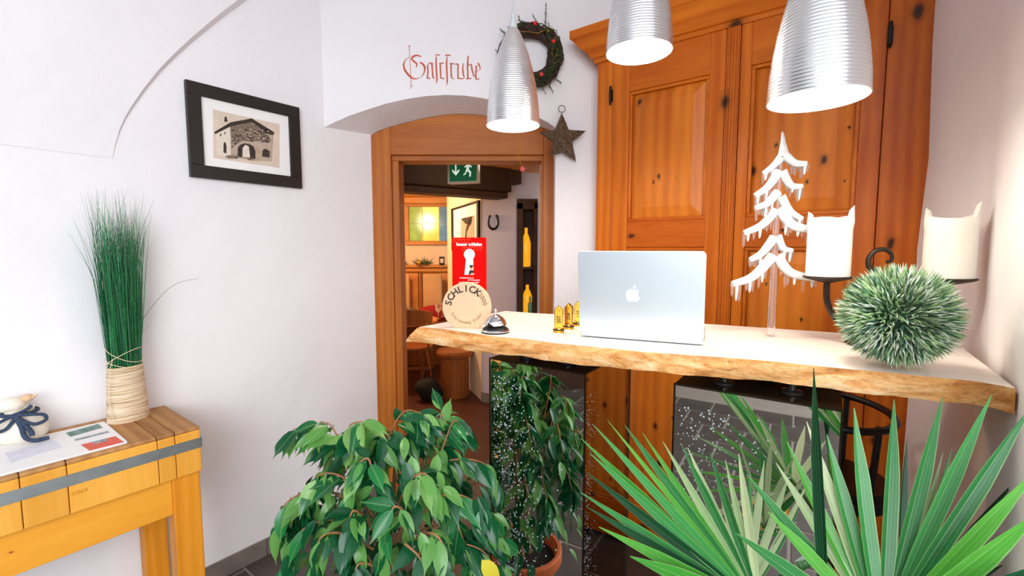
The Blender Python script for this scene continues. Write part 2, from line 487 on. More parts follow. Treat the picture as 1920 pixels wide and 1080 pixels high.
# proud vault springing on the left wall, its arris rising as an arc
arr = [(211,296),(216,270),(224,243),(233,222),(245,201),(270,165),(298,130),(327,100),(357,72),(390,44),(422,18),(446,0),(480,-28),(520,-62)]
vm = MB(); ar = []; ft = []; lf = []
for i, (x, y) in enumerate(arr):
    t = i / (len(arr) - 1); off = .002 + .034 * t ** 1.1
    P = on(x, y, A0 + NL * off, NL); ar.append(P)
    s = (P - A0).dot(DL)
    ft.append(wl(s + .004 + .02 * t, P.z - .01 * t, -.004))
    lf.append(wl(-1.0, P.z, .002 + .05 * t))
n_ = len(arr)
md = [lerp(a, b, .33) for a, b in zip(ar, lf)]
md2 = [lerp(a, b, .66) for a, b in zip(ar, lf)]
rows = [ft, ar, md, md2, lf]
vm.grid(rows)
top = [V(v.x, v.y, CEIL + .05) for v in (ar[-1], md[-1], md2[-1], lf[-1])]
vm.grid([[ar[-1], md[-1], md2[-1], lf[-1]], top])
struct(vm.build('wall_left_vault', MT['plaster'], smooth=40))

# lettering wall with the arched niche
XL = wl(S_T, 0).x
arch_f = [(605,240),(630,228),(655,217),(690,205),(725,194),(765,185),(800,180),(835,178),(870,179),(905,184),(940,191),(975,204),(1005,218),(1028,230),(1042,240)]
front = [at_y(x, y, YT) for x, y in arch_f]
front[0].x = XL - .01
XR = front[-1].x
arch_b = [(690,256),(708,246),(730,238),(755,231),(780,225),(805,219),(832,215),(860,213),(888,214),(915,217),(945,222),(975,228),(1000,234),(1022,240),(1042,247)]
back = [at_y(x, y, YD + .004) for x, y in arch_b]
back[0].x = wl(S_D, 0).x - .012
back[-1].x = XR + .012
wb = MB(); n_ = len(front)
topz = CEIL + .1
tops = [V(v.x, YT, topz) for v in front]
wb.grid([front, tops])
wb.grid([[lerp(a, b, t) for a, b in zip(front, back)] for t in (0, .5, 1)])
# right pier of the niche and the wall going on behind the cupboard
wb.add([(XR, YT, 0), (2.2, YT, 0), (2.2, YT, topz), (XR, YT, topz), (front[-1])], [(0, 1, 2, 3)])
wb.add([(XR, YT, 0), (XR, YT, front[-1].z), (XR + .012, YD + .004, back[-1].z), (XR + .012, YD + .004, 0)], [(0, 1, 2, 3)])
struct(wb.build('wall_back', MT['plaster'], smooth=30))
# wall slab behind the niche, round the door frame, facing the inner room
wi = MB()
wi.box(-3.2, -.73, YD + .09, YD + .2, 0, 2.5)
wi.box(.2, 2.2, YD + .09, YD + .2, 0, 2.5)
wi.box(-.73, .2, YD + .09, YD + .2, 1.99, 2.5)
struct(wi.build('wall_inner', MT['plaster_in']))

# right wall: two slightly angled plaster faces, the far one lapping over the cupboard
B_ = at_z(1833, 655, 1.2); A_ = at_z(1920, 737, 1.2)
CO = V(.411, 2.279, 0); CU = V(.796, -.605, 0).normalized(); CV = V(.605, .796, 0).normalized()
wr = MB()
dirn = (A_ - B_); dirn.z = 0; dirn.normalize()
E_ = A_ + dirn * .21
zs = [0, .6, 1.2, 1.45, 1.75, 2.1, 2.4, topz]
rows = []
for z in zs:
    cx = 1.198 + (.010 if z > 1.5 else 0) + RND.uniform(-.006, .006)
    if z > 1.9: cx = 1.196 + RND.uniform(-.003, .003)
    Cc = CO + CU * cx - CV * .018
    row = [Cc + CV * .03 + CU * .004, Cc]
    for t in (.3, .6, .85, 1): row.append(lerp(V(Cc.x, Cc.y, 0), V(B_.x, B_.y, 0), t) + CU * .012 * math.sin(t * 3.14))
    row += [V(A_.x, A_.y, 0), V(E_.x, E_.y, 0), V(E_.x + .9, E_.y + .08, 0), V(E_.x + 1.2, E_.y + .8, 0), V(2.1, 1.9, 0)]
    rows.append([V(v.x, v.y, z) for v in row])
wr.grid(rows)
struct(wr.build('wall_right', MT['plaster'], smooth=35))

# dark timbered wall across the hall, left of the camera, added to darken the mirrored columns' reflections
hd_ = V(.15, -1, 0).normalized(); hn_ = V(-hd_.y, hd_.x, 0)
h0 = V(-3.3, 2.2, 0); h1_ = h0 + hd_ * 6.5
hw_ = MB().add([h0, h1_, h1_ + V(0, 0, CEIL), h0 + V(0, 0, CEIL), h0 - hn_ * .1, h1_ - hn_ * .1, h1_ - hn_ * .1 + V(0, 0, CEIL), h0 - hn_ * .1 + V(0, 0, CEIL)],
     [(0,1,2,3),(7,6,5,4),(0,4,5,1),(1,5,6,2),(2,6,7,3),(3,7,4,0)])
struct(hw_.build('wall_hall', MT['darkbeam']))
# ceiling
cm = MB()
cm.box(-2.6, 2.2, -.35, 2.75, CEIL, CEIL + .12)
struct(cm.build('ceiling', MT['plaster']))

# skirting stones along the left wall
sk = MB()
sk.add([wl(-1.0, 0, .002), wl(S_D - .02, 0, .002), wl(S_D - .02, .078, .002), wl(-1.0, .078, .002),
        wl(-1.0, 0, .008), wl(S_D - .02, 0, .008), wl(S_D - .02, .078, .008), wl(-1.0, .078, .008)],
       [(0,1,2,3),(7,6,5,4),(0,4,5,1),(1,5,6,2),(2,6,7,3),(3,7,4,0)])
sk_o = struct(sk.build('baseboard_left', MT['grout']))
joints = [S_D - .03]
s0 = ((on(497, 1000, A0, NL)) - A0).dot(DL)
k = s0
while k + .31 < S_D - .03: k += .31
while k > -1: joints.append(k); k -= .31
for a, b in zip(joints[:-1], joints[1:]):
    mb = MB()
    pts = [wl(b + .003, 0, .006), wl(a - .003, 0, .006), wl(a - .003, .08, .006), wl(b + .003, .08, .006),
           wl(b + .003, 0, .016), wl(a - .003, 0, .016), wl(a - .003, .08, .014), wl(b + .003, .08, .014)]
    mb.add(pts, [(3,2,1,0),(4,5,6,7),(0,1,5,4),(1,2,6,5),(2,3,7,6),(3,0,4,7)])
    mb.build('skirting_stone', MT['skirt'], sk_o)

# door frame in the niche
df = bpy.data.objects.new('door_1', None); COL.objects.link(df); struct(df); df.location = (-.28, YD, 0)
def dfb(name, mb, mat): 
    mb.v = [(x + .28, y - YD, z) for x, y, z in mb.v]
    return mb.build(name, mat, df, bevel=.003)
XDL = wl(S_D, 0).x + .0
x1 = at_y(737, 500, YD).x; x2 = at_y(753, 500, YD + .05).x; x3 = at_y(1018, 400, YD + .03).x; x4 = XR + .02
zl = at_y(860, 290, YD).z; zl2 = at_y(860, 303, YD + .05).z
archz = lambda x: None
bpts = back
def top_at(x):
    for a, b in zip(bpts[:-1], bpts[1:]):
        if a.x <= x <= b.x: return lerp(a.z, b.z, (x - a.x) / max(1e-6, b.x - a.x)) - .003
    return bpts[0].z - .003 if x < bpts[0].x else bpts[-1].z - .003
xs = [lerp(XDL - .02, x1, t) for t in (0, .33, .66, 1)]
dfb('jamb', MB().prism([(xs[0], 0), (xs[-1], 0)] + [(x, top_at(x)) for x in reversed(xs)], YD, YD + .1), MT['doorwood'])
xs = [lerp(x1, x3, t / 14) for t in range(15)]
dfb('head_board', MB().prism([(xs[0], zl), (xs[-1], zl)] + [(x, top_at(x)) for x in reversed(xs)], YD - .002, YD + .1), MT['doorwood_h'])
xs = [lerp(x3, x4, t) for t in (0, .5, 1)]
dfb('jamb', MB().prism([(xs[0], 0), (xs[-1], 0)] + [(x, top_at(x)) for x in reversed(xs)], YD, YD + .1), MT['doorwood'])
dfb('door_stop', MB().box(x1 - .01, x2, YD + .03, YD + .15, 0, zl2), MT['doorwood'])
dfb('door_stop', MB().box(x3 - .012, x3 + .03, YD + .03, YD + .15, 0, zl2), MT['doorwood'])
dfb('head_stop', MB().box(x1 - .01, x3 + .02, YD + .03, YD + .15, zl2, zl + .03), MT['doorwood_h'])

# painted lettering on the wall: each letter from pen strokes lying on the plaster
def stroke(mb, pts, w, ang=None):
    # pts in picture coordinates of the 1920 frame, on the wall plane
    P = [at_y(x, y, YT - .0012) for x, y in pts]
    m = len(P); L = []; Rr = []
    for i in range(m):
        t = P[min(i + 1, m - 1)] - P[max(i - 1, 0)]
        nrm = V(-t.z, 0, t.x); nrm.normalize()
        ww = (w[i] if isinstance(w, (list, tuple)) else w) * YT / FPX * .5
        L.append(P[i] + nrm * ww); Rr.append(P[i] - nrm * ww)
    mb.grid([L, Rr])
    mb.grid([[v + V(0, .001, 0) for v in L], [v + V(0, .001, 0) for v in Rr]])
def zp(x, y): return (740 + x / 10.667, 90 + y / 10.667)
def sm(pts, n=5):
    out = []
    Pp = [pts[0]] + list(pts) + [pts[-1]]
    for i in range(1, len(Pp) - 2):
        for k in range(n):
            t = k / n
            f = lambda a: .5 * ((2 * Pp[i][a]) + (-Pp[i-1][a] + Pp[i+1][a]) * t + (2*Pp[i-1][a] - 5*Pp[i][a] + 4*Pp[i+1][a] - Pp[i+2][a]) * t*t + (-Pp[i-1][a] + 3*Pp[i][a] - 3*Pp[i+1][a] + Pp[i+2][a]) * t**3)
            out.append((f(0), f(1)))
    out.append(pts[-1]); return out
LT = {
 'letter_g': [(sm([(290,180),(215,240),(180,330),(200,430),(270,530),(350,600),(420,615),(490,595),(560,545),(600,450),(595,370),(550,310),(500,290)]), None),
              (sm([(530,175),(470,150),(410,150),(350,190),(350,230),(400,280),(445,320),(425,385)]), [2]*8),
              ([(290,-60),(300,150),(315,400),(325,640),(325,780)], .9), ([(270,-30),(312,-34)], 1), ([(325,770),(345,765),(350,745)], 1), ([(325,785),(312,812),(300,795)], 1)],
 'letter_a': [([(655,350),(665,460),(655,590)], 2.6), ([(680,310),(720,300),(765,312)], 2), ([(745,315),(755,450),(765,580),(790,605)], 2.8), ([(640,600),(690,608),(710,612)], 2), ([(655,355),(690,305)], 1.2)],
 'letter_s': [([(815,140),(860,135),(905,140)], 1.6), ([(832,160),(828,300),(838,500),(845,640),(832,715)], [1.6,2.8,2.8,2.8,.6])],
 'letter_t': [([(890,310),(930,305),(985,300)], 1.6), ([(912,300),(915,450),(922,580)], 2.7), ([(905,590),(960,610),(995,612)], 1.8)],
 'letter_s.': [([(1005,150),(1060,138),(1115,148)], 2), ([(1050,165),(1038,300),(1045,500),(1052,660),(1038,745)], [1.6,2.8,2.8,2.8,.6])],
 'letter_t.': [([(1100,310),(1150,310),(1200,320)], 1.6), ([(1130,305),(1128,450),(1135,590)], 2.7), ([(1130,600),(1185,615)], 1.6)],
 'letter_u': [([(1215,320),(1268,322)], 2), ([(1268,325),(1265,450),(1268,600)], 2.6), ([(1250,605),(1310,612),(1380,612)], 1.6), ([(1375,300),(1360,400),(1370,520),(1395,600)], [1,2.6,2.8,1.4])],
 'letter_b': [([(1490,150),(1465,190),(1458,400),(1465,600)], [1,2.8,2.8,2.6]), ([(1470,340),(1530,320)], 1.2), ([(1530,320),(1550,450),(1590,575)], 2.6), ([(1430,618),(1480,608),(1535,612)], 1.8)],
 'letter_e': [([(1665,300),(1700,360),(1715,430)], [2.4,2.6,1]), ([(1635,350),(1622,480),(1625,605)], 2.6), ([(1610,608),(1650,625),(1690,615)], 1.8), ([(1635,480),(1705,420)], .8)],
}
wlet = thing('wall_lettering', 'faded red blackletter word Gaststube painted above the arched doorway', 'lettering', (-.34, YT, 2.3))
for nm, sts in LT.items():
    mb = MB()
    for pts, w in sts:
        pp = [zp(*q) for q in pts]
        if w is None:
            m = len(pp); w = []
            for i in range(m):
                a = pp[min(i + 1, m - 1)]; b = pp[max(i - 1, 0)]
                t = math.atan2(a[1] - b[1], a[0] - b[0]); w.append(.7 + 3.0 * abs(math.sin(t + .55)) ** 1.5)
        if isinstance(w, list) and len(w) != len(pp):
            w = [1.6 + 1.8 * math.sin(math.pi * i / (len(pp) - 1)) for i in range(len(pp))]
        stroke(mb, pp, w)
    mb.v = [(x + .34, y - YT, z - 2.3) for x, y, z in mb.v]
    mb.build(nm.rstrip('.'), MT['redink'], wlet)

# ================================================================== PINE CUPBOARD
CROT = math.atan2(CU.y, CU.x)
cb = thing('built_in_cupboard', 'tall amber knotty pine cupboard with panelled doors and cornice', 'cupboard', CO, CROT)
W = 1.2
MB().box(0, .078, 0, .30, .03, 2.36).build('stile', MT['pine'], cb, bevel=.002)
MB().box(1.085, W + .03, 0, .30, .03, 2.40).build('stile', MT['pine'], cb, bevel=.002)
MB().box(.078, 1.085, .03, .30, .03, 2.36).build('carcass', MT['pine'], cb)
MB().box(.078, 1.085, 0, .03, .03, .075).build('bottom_rail', MT['pine_h'], cb, bevel=.002)
MB().box(.078, 1.085, 0, .03, 2.345, 2.40).build('top_rail', MT['pine_h'], cb, bevel=.002)
# fluted strip between the doors
fm = MB().box(.575, .626, -.006, .028, .075, 2.345)
mstrip = fm.build('middle_strip', MT['pine'], cb, bevel=.002)
for xx in (.583, .5935, .604, .6145):
    MB().tube([(xx + .003, -.006, .08), (xx + .003, -.006, 2.34)], .0042, 8).build('bead', MT['pine'], mstrip, smooth=60)
def cup_door(xa, xb, hinge_x, hs):
    d = bpy.data.objects.new('cupboard_door', None); COL.objects.link(d); d.parent = cb; d.empty_display_size = .05
    sa, sb = .082, .06
    if hs > 0: sa, sb = .04, .062
    pa, pb = xa + sa, xb - sb
    z0, z1 = .08, 2.34
    MB().box(xa, pa, -.004, .026, z0, z1).build('door_stile', MT['pine'], d, bevel=.003)
    MB().box(pb, xb, -.004, .026, z0, z1).build('door_stile', MT['pine'], d, bevel=.003)
    for (a, b) in ((2.172, z1), (1.46, 1.58), (z0, .22)):
        MB().box(pa, pb, -.004, .026, a, b).build('door_rail', MT['pine_h'], d, bevel=.003)
    for (a, b) in ((1.58, 2.172), (.22, 1.46)):
        g = MB()
        # moulding ring
        m_ = .014
        for (u0, u1, w0, w1) in ((pa, pb, a, a + m_), (pa, pb, b - m_, b), (pa, pa + m_, a + m_, b - m_), (pb - m_, pb, a + m_, b - m_)):
            g.box(u0, u1, .002, .014, w0, w1)
        g.build('moulding', MT['pine_h'], d, bevel=.003)
        e = .05
        f = MB()
        f.add([], [])
        r0 = (pa + .006, pb - .006, a + .006, b - .006); r1 = (pa + m_ + e, pb - m_ - e, a + m_ + e, b - m_ - e)
        f.frustum_box(r0, (r0[0], r0[1], r0[2], r0[3]), .026, .0205)
        f.frustum_box((r0[0], r0[1], r0[2], r0[3]), r1, .0205, .004)
        f.build('raised_panel', MT['pine_panel'], d)
    for hz in (2.17, 1.2, .25):
        h = MB()
        h.tube([(hinge_x, -.014, hz - .032), (hinge_x, -.014, hz + .032)], .0058, 10)
        h.sphere((hinge_x, -.014, hz + .038), .006, n=8, m=6); h.sphere((hinge_x, -.014, hz - .038), .006, n=8, m=6)
        h.box(hinge_x - .008, hinge_x + .008, -.012, -.003, hz - .026, hz + .026)
        plabel(h.build('hinge', MT['black'], d, smooth=50), 'black iron hinge')
    return d
cup_door(.08, .573, .074, -1)
cup_door(.628, 1.083, 1.09, 1)
# cornice: profile swept along the front with a mitred return on the left
prof = [(0, 2.335), (.012, 2.335), (.016, 2.352), (.026, 2.356), (.034, 2.372), (.052, 2.392), (.070, 2.404), (.076, 2.416), (.094, 2.436), (.10, 2.44), (.10, 2.475), (0, 2.475)]
cn = MB()
pr = prof
rowA = [(-o, .30, z) for o, z in pr]; rowB = [(-o, -o, z) for o, z in pr]; rowC = [(W + .06, -o, z) for o, z in pr]
cn.grid([rowA, rowB, rowC])
nP = len(pr)
cn.add(rowA, [tuple(range(nP))]); cn.add(rowC, [tuple(range(nP))[::-1]])
cn.box(0, W + .06, 0, .3, 2.36, 2.474)
cn.build('cornice', MT['pine_h'], cb, smooth=35)

# ================================================================== COUNTER SLAB
ZS = 1.2; TS = .046
fr_px = [(787,613),(830,617),(880,624),(930,631),(985,636),(1040,643),(1100,649),(1160,655),(1215,660),(1270,664),(1340,669),(1420,675),(1500,683),(1580,691),(1660,698),(1740,706),(1830,715),(1906,724)]
bk_px = [(948,583),(1000,587),(1040,589),(1120,593),(1200,598),(1320,607),(1440,615),(1560,623),(1650,630),(1760,641)]
frt = [at_z(x, y, ZS) for x, y in fr_px]
bk = [at_z(x, y, ZS) for x, y in bk_px]
bk.append(B_ + V(-.012, .03, 0)); 
frt[-1] = A_ + (frt[-1] - A_) * .7 + V(-.006, .0, 0)
SL = thing('counter_slab', 'pale live edge wooden slab forming the reception counter top', 'counter', (.35, 1.35, ZS - TS), math.atan2(-.5, 1.0))
ML = (Matrix.Translation((.35, 1.35, ZS - TS)) @ Matrix.Rotation(math.atan2(-.5, 1.0), 4, 'Z')).inverted()
def resamp(P, n):
    d = [0]
    for a, b in zip(P[:-1], P[1:]): d.append(d[-1] + (b - a).length)
    out = []
    for i in range(n):
        t = d[-1] * i / (n - 1); j = 0
        while j < len(d) - 2 and d[j + 1] < t: j += 1
        out.append(lerp(P[j], P[j + 1], (t - d[j]) / max(1e-9, d[j + 1] - d[j])))
    return out
NS = 90
FT = resamp(frt, NS); BK = resamp(bk, NS)
fdir = (frt[-1] - frt[0]).normalized(); fn = V(fdir.y, -fdir.x, 0)     # outward, towards the camera
def wob(i, k, a): return a * (math.sin(i * .31 + k) + .6 * math.sin(i * .83 + 2 * k) + .45 * math.sin(i * 1.9 + 3 * k))
topm = MB()
topm.grid([[ML @ lerp(f, b, t) for f, b in zip(FT, BK)] for t in (0, .5, 1)])
plabel(topm.build('top_face', MT['slab_top'], SL), 'pale planed top face')
em = MB(); lv = []
for li, t in enumerate((0, .12, .3, .5, .7, .88, 1)):
    row = []
    for i in range(NS):
        fl_ = max(0, 1 - i / 60.0)
        o = .018 * math.sin(t * 2.2) * (.35 + .8 * fl_) + .012 * fl_ * t + (wob(i, li * .7, .0022) if t > 0 else 0)
        z = -TS * t + (wob(i, li, .0012) if 0 < t else 0)
        p = FT[i] + fn * o + V(0, 0, z)
        if i < 4: p = p + (-fdir) * (.036 * t * (1 - i / 4))
        row.append(ML @ p)
    lv.append(row)
em.grid(lv)
plabel(em.build('live_edge', MT['slab_edge'], SL, smooth=60), 'rough brown live edge')
um = MB()
um.grid([lv[-1], [ML @ (b + V(0, 0, -TS)) for b in BK]])
um.grid([[ML @ b for b in BK], [ML @ (b + V(0, 0, -TS)) for b in BK]])
lend = [lv[k][0] for k in range(len(lv))]
bend = [lerp(ML @ BK[0], ML @ (BK[0] + V(0, 0, -TS)), t) for t in (0, .12, .3, .5, .7, .88, 1)]
um.grid([lend, bend])
um.grid([[lv[k][-1] for k in range(len(lv))], [lerp(ML @ BK[-1], ML @ (BK[-1] + V(0, 0, -TS)), t) for t in (0, .12, .3, .5, .7, .88, 1)]])
um.build('underside', MT['slab_edge'], SL)

# ================================================================== MIRRORED COLUMNS
BROT = math.atan2(-.18, .261)
MT['spacer'] = plain('dark_glass_spacer', '#3a3632', .15, .4)
def mirror_column(P0, w, d, label, seed):
    rr = random.Random(seed)
    t = thing('mirrored_column', label, 'column', (P0[0], P0[1], 0), BROT, 'mirrored columns under the counter')
    hgt = 1.122
    MB().box(0, w, 0, d, 0, hgt - .004).build('glass_case', MT['mirror'], t)
    MB().box(0, w, 0, d, hgt - .004, hgt).build('top_plate', MT['blocktop'], t)
    e = MB()
    for (x, y) in ((0, 0), (w, 0), (w, d), (0, d)):
        e.box(x - .0022, x + .0022, y - .0022, y + .0022, 0, hgt + .0004)
    e.box(-.002, w + .002, -.002, .002, hgt - .004, hgt + .0008)
    e.build('edge_trim', MT['blocktop'], t)
    dots = MB()
    def dot(face, a, z, r):
        n = 7; vv = []
        for k in range(n):
            an = 2 * math.pi * k / n
            u = a + r * math.cos(an); v = z + r * math.sin(an)
            vv.append((u, -.0009, v) if face == 0 else (w + .0009, u, v))
        c = (a, -.0009 - r * .5, z) if face == 0 else (w + .0009 + r * .5, a, z)
        vv.append(c)
        dots.add(vv, [(k, (k + 1) % n, n) if face == 0 else ((k + 1) % n, k, n) for k in range(n)])
    for k in range(950):
        z = rr.uniform(.05, 1.07)
        dens = .045 + .06 * abs(math.sin(z * 3.1 + seed)) 
        a = .012 + abs(rr.gauss(0, dens))
        if a < w - .01: dot(0, a, z, rr.uniform(.0012, .0025))
    for k in range(800):
        z = .03 + 1.03 * rr.random() ** 1.6
        a = .006 + abs(rr.gauss(0, .035 + .06 * max(0, 1 - z / .6)))
        if a < d - .01: dot(1, a, z, rr.uniform(.0007, .0015))
    tag(dots.build('bubble_dots', MT['bubble'], t), 'scattered small white bubble dots', kind='stuff')
    # glass spacers carrying the slab
    for (fx, fy) in ((.3, .06), (.72, .07), (.5, d - .06)):
        f = MB().lathe([(.022, 0), (.024, .003), (.024, .006), (.010, .009), (.010, .024), (.022, .028), (.022, ZS - TS - hgt)], 16, (w * fx, fy, hgt))
        f.build('spacer', MT['spacer'], t, smooth=40)
    return t
mirror_column((-.067, 1.377), .318, .335, 'tall smoked mirror column with bubble dots reflecting the leafy shrub', 3)
mirror_column((.401, 1.109), .336, .335, 'tall smoked mirror column with bubble dots reflecting the fan palm', 5)

# ================================================================== PENDANT LAMPS
def pendant(px, py, y, label, power):
    P = at_y(px, py, y)
    t = thing('pendant_lamp', label, 'lamp', P, 0, 'pendant lamps above the counter')
    prof = []
    Rb, Ht = .092, .322
    keys = [(0, .092), (.04, .0905), (.09, .0855), (.14, .0775), (.19, .0665), (.24, .052), (.28, .037), (.305, .026), (.318, .018), (.322, .015)]
    def rad(z):
        for (a, ra), (b, rb) in zip(keys[:-1], keys[1:]):
            if z <= b: return lerp(ra, rb, (z - a) / (b - a))
        return keys[-1][1]
    nz = 176
    for i in range(nz + 1):
        z = Ht * i / nz
        prof.append((rad(z) + (.0 if i % 4 else -.0011) * (1 if z < .30 else 0), z))
    sh = MB()
    n = 48; vv = []; ff = []
    for (r, z) in prof:
        for k in range(n):
            a = 2 * math.pi * k / n; vv.append((r * math.cos(a), r * math.sin(a), z))
    for i in range(nz):
        for k in range(n):
            l = (k + 1) % n; ff.append((i * n + k, i * n + l, (i + 1) * n + l, (i + 1) * n + k))
    sh.add(vv, ff)
    sh.build('lamp_shade', MT['shade'], t, smooth=180)
    li = MB(); vv = []; ff = []; zz = [0, .03, .07, .12, .2, .28]
    for z in zz:
        for k in range(n):
            a = 2 * math.pi * k / n; vv.append(((rad(z) - .002) * math.cos(a), (rad(z) - .002) * math.sin(a), z))
    for i in range(len(zz) - 1):
        for k in range(n):
            l = (k + 1) % n; ff.append(((i + 1) * n + k, (i + 1) * n + l, i * n + l, i * n + k))
    li.add(vv, ff); li.build('lining', MT['shade_in'], t, smooth=180)
    rim = MB().tube([(.0915 * math.cos(2*math.pi*k/48), .0915 * math.sin(2*math.pi*k/48), 0) for k in range(48)], .0013, 6, closed=True)
    rim.build('rim', MT['shade'], t, smooth=180)
    plabel(MB().lathe([(.083, .006), (.086, .01), (.083, .013), (.0, .016)], 40).build('light_disc', MT['glow'], t, smooth=60), 'glowing frosted glass')
    MB().lathe([(.015, .322), (.0135, .335), (.009, .35), (.006, .372), (.004, .376)], 20).build('cap', MT['cable'], t, smooth=40)
    MB().tube([(0, 0, .37), (0, 0, CEIL - P.z)], .0022, 8).build('cable', MT['cable'], t, smooth=60)
    return t
pendant(962, 236, 1.63, 'ribbed aluminium pendant lamp hanging in front of the fir wreath', 1)
pendant(1198, 98, 1.36, 'ribbed aluminium pendant lamp above the laptop before the cupboard cornice', 1)
pendant(1531, 187, .985, 'largest looking ribbed aluminium pendant lamp above the glass tree', 1)

# ================================================================== THINGS ON THE COUNTER
# wooden disc with burnt lettering
P = at_z(876, 614, ZS)
dR = .0785
dk = thing('wooden_disc', 'pale wooden disc lettered SCHLICK 2000 standing on the counter', 'sign', P, math.radians(-4))
cz = .068
poly = [(dR * math.cos(a), cz + dR * math.sin(a)) for a in [math.radians(-60 + 300 * k / 47) for k in range(48)]]
poly = [(x, max(0, z)) for x, z in poly]
MB().prism(poly, -.01, .012, 'y').build('disc', MT['beech'], dk, bevel=.002)
def arc_text(parent, txt, size, rad_, a0, a1, mat, name, outward=True, bold=0):
    for i, ch in enumerate(txt):
        if ch == ' ': continue
        a = math.radians(lerp(a0, a1, i / max(1, len(txt) - 1)))
        mb = text_mb(ch, size, bold=bold)
        rot = a - math.pi / 2 if outward else a + math.pi / 2
        c, s_ = math.cos(rot), math.sin(rot)
        cx, cy = rad_ * math.cos(a), rad_ * math.sin(a)
        mb.v = [(cx + x * c - y * s_, -.0107 - z * .5, cz + cy + x * s_ + y * c) for x, y, z in mb.v]
        mb.build(name, mat, parent)
arc_text(dk, 'SCHLICK', .030, .049, 168, 52, MT['burn'], 'letter', bold=.0006)
arc_text(dk, '2000', .020, .053, 41, 10, MT['burn2'], 'letter', bold=.0002)
arc_text(dk, 'Scheibenweg Stubai', .0125, .054, 205, 337, MT['burn2'], 'letter', outward=False)

# red brochure card in a stand
P = at_z(880.5, 604, ZS)
bro = thing('brochure_stand', 'tall red brochure card with white keyhole standing behind the wooden disc', 'brochure', P, math.radians(-2))
bw, bh = .117, .291
MB().box(-bw/2, bw/2, -.001, .012, .004, bh).build('card', MT['red'], bro, bevel=.001)
MB().box(-bw/2 - .003, bw/2 + .003, -.006, .02, 0, .04).build('stand', MT['white'], bro, bevel=.002)
def flat(name, polys, mat, parent, y=-.0014, th=.0003):
    mb = MB()
    for p_ in polys: mb.prism(p_, y, y + th, 'y')
    return mb.build(name, mat, parent)
def bx(x, y): return ((x / 765 * 85 + 840 - 880.5) * P.y / FPX, (604 - (440 + y / 1080 * 120)) * P.y / FPX * 1.0)
key = [bx(370 + 92 * math.cos(math.radians(a)), 325 - 92 * math.sin(math.radians(a))) for a in range(-50, 231, 10)]
flat('keyhole', [[bx(285, 668), bx(440, 668)] + [bx(432, 395)] + key + [bx(312, 395)]], MT['white'], bro)
flat('figure_coat', [[bx(350, 665), bx(368, 600), bx(395, 590), bx(440, 590), bx(445, 640), bx(452, 665)]], MT['darkprint'], bro, -.0017)
flat('figure_face', [[bx(402 + 34 * math.cos(a), 550 - 40 * math.sin(a)) for a in [k * .42 for k in range(15)]], [bx(385, 665), bx(395, 640), bx(448, 640), bx(450, 668)]], MT['skinprint'], bro, -.002)
flat('figure_hair', [[bx(368, 520), bx(385, 502), bx(425, 500), bx(442, 515), bx(420, 535), bx(400, 560), bx(385, 545)]], MT['darkprint'], bro, -.0023)
def line_text(parent, txt, size, x, z, mat, y=-.0016, bold=0, align='CENTER', sx=1.0):
    mb = text_mb(txt, size, align, bold=bold)
    mb.v = [(x + a * sx, y - c * .3, z + b) for a, b, c in mb.v]
    return mb.build('printed_line', mat, parent)
x_, z_ = bx(368, 180); line_text(bro, 'besser schlafen', .0155, x_, z_, MT['white'], bold=.0004, sx=.93)
x_, z_ = bx(320, 730); line_text(bro, 'Genie\u00dferzimmer in', .0062, x_, z_, MT['white'], bold=.0001)
x_, z_ = bx(440, 765); line_text(bro, 'der Ferienregion', .0062, x_, z_, MT['white'], bold=.0001)
x_, z_ = bx(360, 805); line_text(bro, 'seit 500 Jahren unser Haus!', .0062, x_, z_, MT['white'], bold=.0001)
x_, z_ = bx(370, 875); line_text(bro, 'Ein gesundes Bett auf', .0062, x_, z_, MT['orangeprint'])
sw = MB()
for (ax, ay, n) in ((110, 90, 6), (270, 225, 7)):
    for k in range(n):
        x0 = ax + k * 52
        q_ = [bx(x0 + 30 * math.cos(t * .5) * (.6 + .05 * t), ay - 26 * math.sin(t * .5) + t) for t in range(11)]
        sw.tube([(u, -.0014, v) for u, v in q_], .00035, 4)
sw.build('flourish', MT['orangeprint'], bro)

# reception bell
P = at_z(929, 623, ZS)
bl = thing('reception_bell', 'chrome reception bell with black base in front of the wooden disc', 'bell', P)
MB().lathe([(.041, 0), (.043, .003), (.042, .008), (.034, .016), (.024, .02), (0, .02)], 32).build('base', MT['blackrubber'], bl, smooth=40)
MB().lathe([(.0425, .0035), (.0432, .0065), (.0405, .0105)], 32).build('base_ring', MT['steel'], bl, smooth=40)
MB().lathe([(.033, .0225), (.0345, .024), (.034, .027), (.031, .036), (.025, .045), (.016, .0515), (.006, .0545), (0, .055)], 36).build('dome', MT['steel'], bl, smooth=50)
MB().lathe([(.0026, .054), (.0026, .064), (.0055, .065), (.006, .068), (.004, .071), (0, .0715)], 16).build('plunger', MT['steel'], bl, smooth=50)

